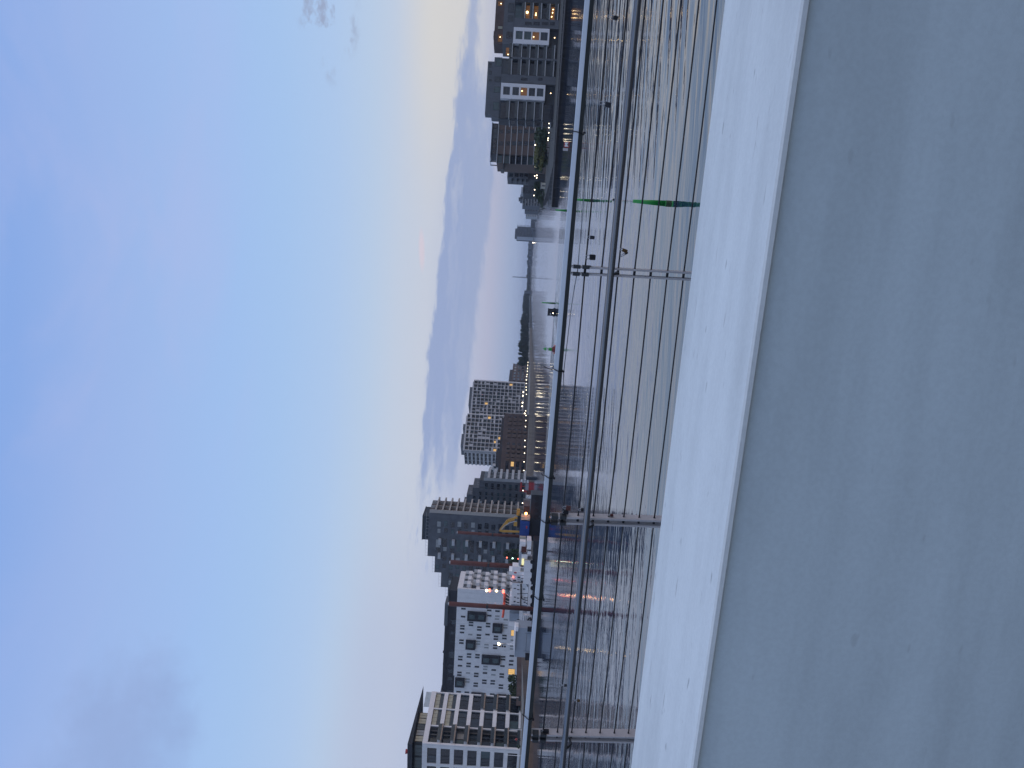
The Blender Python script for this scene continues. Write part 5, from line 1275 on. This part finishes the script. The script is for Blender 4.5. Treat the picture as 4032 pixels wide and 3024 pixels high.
# piles
for P, a, c_, dep, r, lab in ((P6, (640, 972), (1700, 1020), 200, .62, 'thickest rusty steel pile standing beside the white work ship'), (P6, (745, 540), (1800, 612), 212, .42, 'thin rusty steel pile before the tall stepped tower, near the excavator'), (P7, (620, 100), (1800, 178), 188, .56, 'dark red pile rising through the orange boom of the work ship')):
    p0 = at(*P(*a), dep); p1 = gnd(P(*c_)[1], dep, -3)
    t = thing('mooring_pile', lab, 'pile', (p0.x, p0.y, 0), 0, 'tall steel mooring piles'); h = p0.z
    mb = MB(); mb.cyl((0, 0, -4), (0, 0, h), r, r, 14); mb.build('shaft', 'rust', t, None, True)
    mb = MB(); mb.cyl((0, 0, h), (0, 0, h+.25), r*.7, r*.5, 12); mb.build('cap', 'conc', t)
    mb = MB(); mb.cyl((0, 0, h*.55), (0, 0, h*.55+.5), r*1.12, r*1.12, 14); mb.build('collar', 'hull', t)
# crane barge with blue container and excavator
G = Ves('dredging_barge', 'dark low work barge with black tyre fenders carrying the excavator', 'barge', gnd(2125, 203, 0), (1, 0))
xr = G.loc(*Q4(600, 560))[0]; zt3 = G.loc(*Q4(540, 1400))[1]
mb = MB(); mb.box(0, xr, 0, 9, -.6, .9); mb.box(0, xr, .05, 9, .9, zt3-.02); mb.build('hull', 'hull', G.root)
mb = MB(); mb.box(.1, xr*.52, .3, 8.5, zt3-.02, zt3+.2); mb.build('deck', 'timber', G.root)
for x, y in ((660, 640), (665, 795), (665, 950), (670, 1120)):
    a, z = G.loc(*Q4(600, y)); mb = MB(); mb.cyl((a, -.3, 1.), (a, -.02, 1.), .62, n=14); mb.build('tyre_fender', 'black', G.root)
def boxthing(name, label, cat, P, x0, x1, y0, y1, dep, depth, mat, ribs=0, extra=None):
    q0 = P(x1, y1); V = Ves(name, label, cat, at(P((x0+x1)/2, y1)[0], P((x0+x1)/2, y1)[1], dep), (1, 0))
    q = rect(V, P, x0, x1, y0, y1); V.root.location.z += q[2]; V.org.z += q[2]
    w_, h_ = q[1]-q[0], q[3]-q[2]
    mb = MB(); mb.box(0, w_, 0, depth, 0, h_); mb.build('body', mat, V.root)
    mb = MB(); n = ribs or max(3, int(w_/.6))
    for i in range(n+1): mb.box(w_*i/n-.05 if i else -.02, w_*i/n+.05, -.06, -.002, .02, h_-.02)
    mb.build('ribs', mat, V.root)
    mb = MB(); mb.box(-.06, w_+.06, -.09, depth+.05, h_, h_+.12); mb.build('top_rim', extra or mat, V.root)
    return V
bc = boxthing('blue_container', 'large dark blue ribbed container on the barge under the excavator stick', 'container', Q4, 312, 535, 1225, 1622, 201.5, 4, 'blue')
q = rect(bc, Q4, 410, 500, 1345, 1410, -.1); mb = MB(); mb.box(q[0], q[1], -.1, -.065, q[2]+.15, q[2]+.5); mb.build('red_mark', 'red', bc.root)
boxthing('cream_box', 'cream ribbed box between the blue container and the orange lamp', 'box', Q4, 345, 555, 1090, 1195, 201.5, 3, 'cream')
boxthing('pale_box', 'pale box at the left end of the blue container', 'box', Q1, 705, 945, 150, 245, 200, 3, 'cream')
boxthing('brown_skip', 'brown open skip right of the orange lamp on the barge', 'skip', Q4, 400, 545, 700, 850, 203, 3, 'recess')
boxthing('brown_container', 'dull brown container behind the orange lamp on the barge', 'container', Q4, 410, 545, 865, 1060, 204, 3, 'brownb')
Ol = Ves('work_lamp', 'orange lit work lamp on the barge beside the cream box', 'lamp', at(*Q4(545, 1035), 201), (1, 0)); 
a, z = Ol.loc(*Q4(455, 1032)); mb = MB(); mb.ball((a, 0, z), .32, 0, 8, 6); mb.build('bulb', M('orange glow', (1, .4, .1), .5, 0, 0, emit=(1., .3, .06), es=30), Ol.root, None, True); mb = MB(); mb.cyl((a, .1, -.2), (a, .1, z), .06, n=6); mb.build('stand', 'frame_dk', Ol.root)
X0 = Ves('excavator', 'yellow excavator with raised bent arm on the barge behind the blue container', 'excavator', at(*P6(1650, 430), 205), (1, 0))
X0.part('tracks', 'black', P6, 1610, 1660, 300, 470, .5, 3.4); X0.part('cab', 'yellow', P6, 1560, 1640, 330, 450, .8, 3)
X0.wins(P6, [(1570, 1612, 345, 385)], .8, 'g_teal'); X0.part('counterweight', 'yellow', P6, 1600, 1650, 210, 300, .8, 3.)
def limb(V, name, P, pts, ws, d, mat, th=.5):
    mb = MB(); Q = [V.loc(*P(*p), d) for p in pts]
    for (a, wa), (c_, wc) in zip(zip(Q, ws), zip(Q[1:], ws[1:])):
        dv = Vector((c_[0]-a[0], 0, c_[1]-a[1])).normalized(); n_ = Vector((-dv.z, 0, dv.x))
        A0, C0 = Vector((a[0], d, a[1])), Vector((c_[0], d, c_[1])); t_ = Vector((0, th, 0))
        mb.loft([A0+n_*wa/2, A0-n_*wa/2, A0-n_*wa/2+t_, A0+n_*wa/2+t_], [C0+n_*wc/2, C0-n_*wc/2, C0-n_*wc/2+t_, C0+n_*wc/2+t_])
    return mb.build(name, mat, V.root)
limb(X0, 'boom', P6, [(1625, 335), (1545, 350), (1475, 372), (1368, 505)], [.7, .75, .85, .6], .9, 'yellow')
limb(X0, 'stick', P6, [(1350, 512), (1400, 522), (1640, 530)], [.35, .6, .4], .8, 'yellow', .45)
limb(X0, 'ram', P6, [(1600, 375), (1500, 400), (1440, 440)], [.2, .2, .16], .7, 'steel', .2)
limb(X0, 'ram', P6, [(1440, 430), (1375, 500)], [.16, .16], .7, 'steel', .2)
# red and white boats at the brick row quay
Rb = Ves('red_tug', 'red and white tug moored at the dark end of the brown brick row', 'boat', gnd(1938, 335, 0), (1, 0))
Rb.part('hull', 'red', Q4, 520, 575, 255, 450, 0, 4, zmin=-.3); Rb.part('wheelhouse', 'shipw', Q4, 420, 520, 185, 265, .5, 3.5); Rb.part('mast_house', 'red', Q4, 305, 350, 240, 480, 1, 3); Rb.part('bow', 'hull', Q4, 450, 560, 115, 190, 0, 4, zmin=-.3)
Rb.part('funnel', 'shipw', Q4, 320, 365, 185, 255, 1, 2.5); Rb.tube('mast', 'steel', Q4, [(520, 230), (300, 240), (210, 100)], 1, .06); Rb.tube('mast', 'red', Q4, [(520, 350), (320, 350), (300, 480)], 1, .12); Rb.part('deck', 'shipg', Q4, 440, 525, 300, 450, .5, 3)
Rb.wins(Q4, [(440, 470, 195, 225), (440, 470, 232, 258)], .5)
Rc = Ves('red_barge', 'dark red low barge left of the red and white tug', 'barge', gnd(1955, 333, 0), (1, 0)); Rc.part('hull', 'rust', Q4, 470, 540, 470, 580, 0, 4, zmin=-.3); Rc.part('rim', 'red', Q4, 400, 470, 465, 500, .5, 3)
Rd = Ves('white_dinghy', 'small white boat lying left of the dark red barge', 'boat', gnd(1966, 330, 0), (1, 0)); Rd.part('hull', 'shipw', Q4, 465, 545, 585, 655, 0, 2.5, zmin=.1); Rd.tube('stem', 'cream', Q4, [(560, 560), (440, 680)], 0, .12); Rd.part('cover', 'shipg', Q4, 450, 470, 600, 640, .3, 2)
# ================================================================== WOODEN QUAY on the left, railing poles, person
for i, (y, x0, lab) in enumerate(((260, 100, 'thin pale lamp post on the quay, right of the person in red'), (1180, -100, 'thin pale lamp post on the quay at the left edge'))):
    PQ = Z(2000, 2840, 1803/200); X, Y = PQ(430, y); dep = 184
    t = thing('quay_lamp_post', lab, 'lamp post', gnd(Y, dep, GL), 0, 'pale posts on the left quay'); h = at(*PQ(x0, y-10), dep).z-GL
    mb = MB(); mb.cyl((0, 0, 0), (0, 0, h), .07, .055, 8); mb.build('pole', 'shipw', t); mb = MB(); mb.box(-.45, .05, -.08, .08, h, h+.1); mb.build('lamp_arm', 'steel', t)
qp = thing('timber_quay_front', 'weathered brown timber quay front with lower ledge below the white blocks', 'quay wall', (0, 0, 0))
mb = MB(); mb2 = MB()
pts = [gnd(Y, d-.4) for Y, d in LSH[1:6]]
for a, c_ in zip(pts, pts[1:]):
    dv = (c_-a).normalized(); nrm = Vector((dv.y, -dv.x, 0)); nrm = nrm if nrm.y < 0 else -nrm
    mb.loft([a+Vector((0, 0, -.5)), a+nrm*1.2+Vector((0, 0, -.5)), a+nrm*1.2+Vector((0, 0, .7)), a+Vector((0, 0, .7))], [c_+Vector((0, 0, -.5)), c_+nrm*1.2+Vector((0, 0, -.5)), c_+nrm*1.2+Vector((0, 0, .7)), c_+Vector((0, 0, .7))])
    mb2.loft([a+nrm*.02+Vector((0, 0, .72)), a+nrm*.3+Vector((0, 0, .72)), a+nrm*.3+Vector((0, 0, GL+.15)), a+nrm*.02+Vector((0, 0, GL+.15))], [c_+nrm*.02+Vector((0, 0, .72)), c_+nrm*.3+Vector((0, 0, .72)), c_+nrm*.3+Vector((0, 0, GL+.15)), c_+nrm*.02+Vector((0, 0, GL+.15))])
mb.build('ledge', M('weathered quay timber', (.16, .105, .065), .9, 0, .35, .8), qp); mb2.build('front_planks', M('brown quay planks', (.13, .1, .08), .9, 0, .35, .6), qp)
# dark retaining wall under the white block
rw = thing('retaining_wall', 'dark brown retaining wall under the white block behind the bushes', 'wall', (0, 0, 0))
pts = [gnd(Y, d) for Y, d in ((2775, 205), (2660, 222), (2580, 240))]; mb = MB()
for a, c_ in zip(pts, pts[1:]):
    up = Vector((0, 0, 1)); th = Vector((.2, .6, 0)); mb.loft([a+up*GL, a+th+up*GL, a+th+up*(GL+1.35), a+up*(GL+1.35)], [c_+up*GL, c_+th+up*GL, c_+th+up*(GL+1.35), c_+up*(GL+1.35)])
mb.build('wall', 'brownb', rw)
mb = MB()
for a, c_ in zip(pts, pts[1:]):
    up = Vector((0, 0, 1)); th = Vector((.2, .6, 0)); mb.loft([a+up*(GL+1.353)-th*.1, a+th*1.1+up*(GL+1.353), a+th*1.1+up*(GL+1.45), a+up*(GL+1.45)-th*.1], [c_+up*(GL+1.353)-th*.1, c_+th*1.1+up*(GL+1.353), c_+th*1.1+up*(GL+1.45), c_+up*(GL+1.45)-th*.1])
mb.build('coping', 'dark', rw)
def skinned(name, joints, edges, mat, parent, root=0):
    me = bpy.data.meshes.new(name); me.from_pydata([j[0] for j in joints], edges, []); me.materials.append(MT[mat])
    o = link(name, me, parent); md = o.modifiers.new('skin', 'SKIN'); me.skin_vertices or None
    o.modifiers.new('sub', 'SUBSURF').levels = 1; o.modifiers['sub'].render_levels = 1
    lay = me.skin_vertices[0].data if me.skin_vertices else None
    if lay is None:
        bm = bmesh.new(); bm.from_mesh(me); bm.verts.layers.skin.verify(); bm.to_mesh(me); bm.free(); lay = me.skin_vertices[0].data
    for i, j in enumerate(joints): lay[i].radius = (j[1], j[1]); lay[i].use_root = (i == root)
    return o
PQ = Z(2000, 2840, 1803/200); X, Y = PQ(350, 600)
t = thing('person', 'person in a red jacket and black trousers walking along the left quay', 'person', gnd(Y, 182, GL), R(80))
J = [((0, 0, .95), .13), ((0, .02, 1.15), .13), ((0, .05, 1.4), .15), ((0, .07, 1.52), .06), ((0, .1, 1.66), .1), ((.2, .05, 1.42), .06), ((.26, -.08, 1.15), .045), ((.24, .1, .95), .04), ((-.2, .05, 1.42), .06), ((-.26, .15, 1.16), .045), ((-.22, .36, 1.05), .04),
     ((.1, .03, .9), .095), ((.11, .28, .52), .07), ((.11, .3, .08), .05), ((.11, .42, .04), .045), ((-.1, -.02, .9), .095), ((-.11, -.05, .5), .07), ((-.11, -.38, .14), .05), ((-.11, -.28, .04), .045), ((0, .1, 1.74), .085)]
Ed = [(0, 1), (1, 2), (2, 3), (3, 4), (4, 19), (2, 5), (5, 6), (6, 7), (2, 8), (8, 9), (9, 10), (0, 11), (11, 12), (12, 13), (13, 14), (0, 15), (15, 16), (16, 17), (17, 18)]
skinned('body', J, Ed, 'skin', t)
skinned('jacket', [(J[0][0], .165), (J[1][0], .165), (J[2][0], .185), ((.21, .05, 1.43), .085), ((.27, -.08, 1.15), .07), ((.25, .07, 1.0), .06), ((-.21, .05, 1.43), .085), ((-.27, .15, 1.16), .07), ((-.23, .31, 1.08), .06)], [(0, 1), (1, 2), (2, 3), (3, 4), (4, 5), (2, 6), (6, 7), (7, 8)], 'red', t)
skinned('trousers', [((0, 0, .93), .15), ((.1, .03, .86), .12), ((.11, .28, .52), .09), ((.11, .3, .14), .07), ((-.1, -.02, .86), .12), ((-.11, -.05, .5), .09), ((-.11, -.36, .18), .07)], [(0, 1), (1, 2), (2, 3), (0, 4), (4, 5), (5, 6)], 'black', t)
mb = MB(); mb.ball((0, .085, 1.73), .112, 0, 12, 8, (1, 1.05, 1)); mb.build('hair', 'bark', t, None, True)
X, Y = PQ(345, 850); tree('bush', 'small dark shrub on the quay left of the person in red', gnd(Y, 183, GL), 1.1, .9, 'bush', None, 'bush')

# ================================================================== HAZE
m = bpy.data.materials.new('evening haze'); m.use_nodes = True; nt = m.node_tree; nt.nodes.clear()
v = nt.nodes.new('ShaderNodeVolumePrincipled'); v.inputs['Color'].default_value = (.72, .8, .95, 1); v.inputs['Density'].default_value = .00011; v.inputs['Anisotropy'].default_value = .2
o = nt.nodes.new('ShaderNodeOutputMaterial'); nt.links.new(v.outputs[0], o.inputs['Volume']); MT['haze'] = m
if HAZE:
    mb = MB(); mb.box(-6100, 6100, -410, 9100, -5.2, 64); hz = mb.build('haze', 'haze'); tag(hz, kind='stuff')
sc.cycles.use_denoising = True
try: sc.cycles.denoiser = 'OPENIMAGEDENOISE'
except Exception as ex: print(ex)
sc.cycles.max_bounces = 6; sc.cycles.glossy_bounces = 4; sc.cycles.volume_bounces = 0; sc.cycles.transparent_max_bounces = 4
sc.cycles.sample_clamp_indirect = 6.
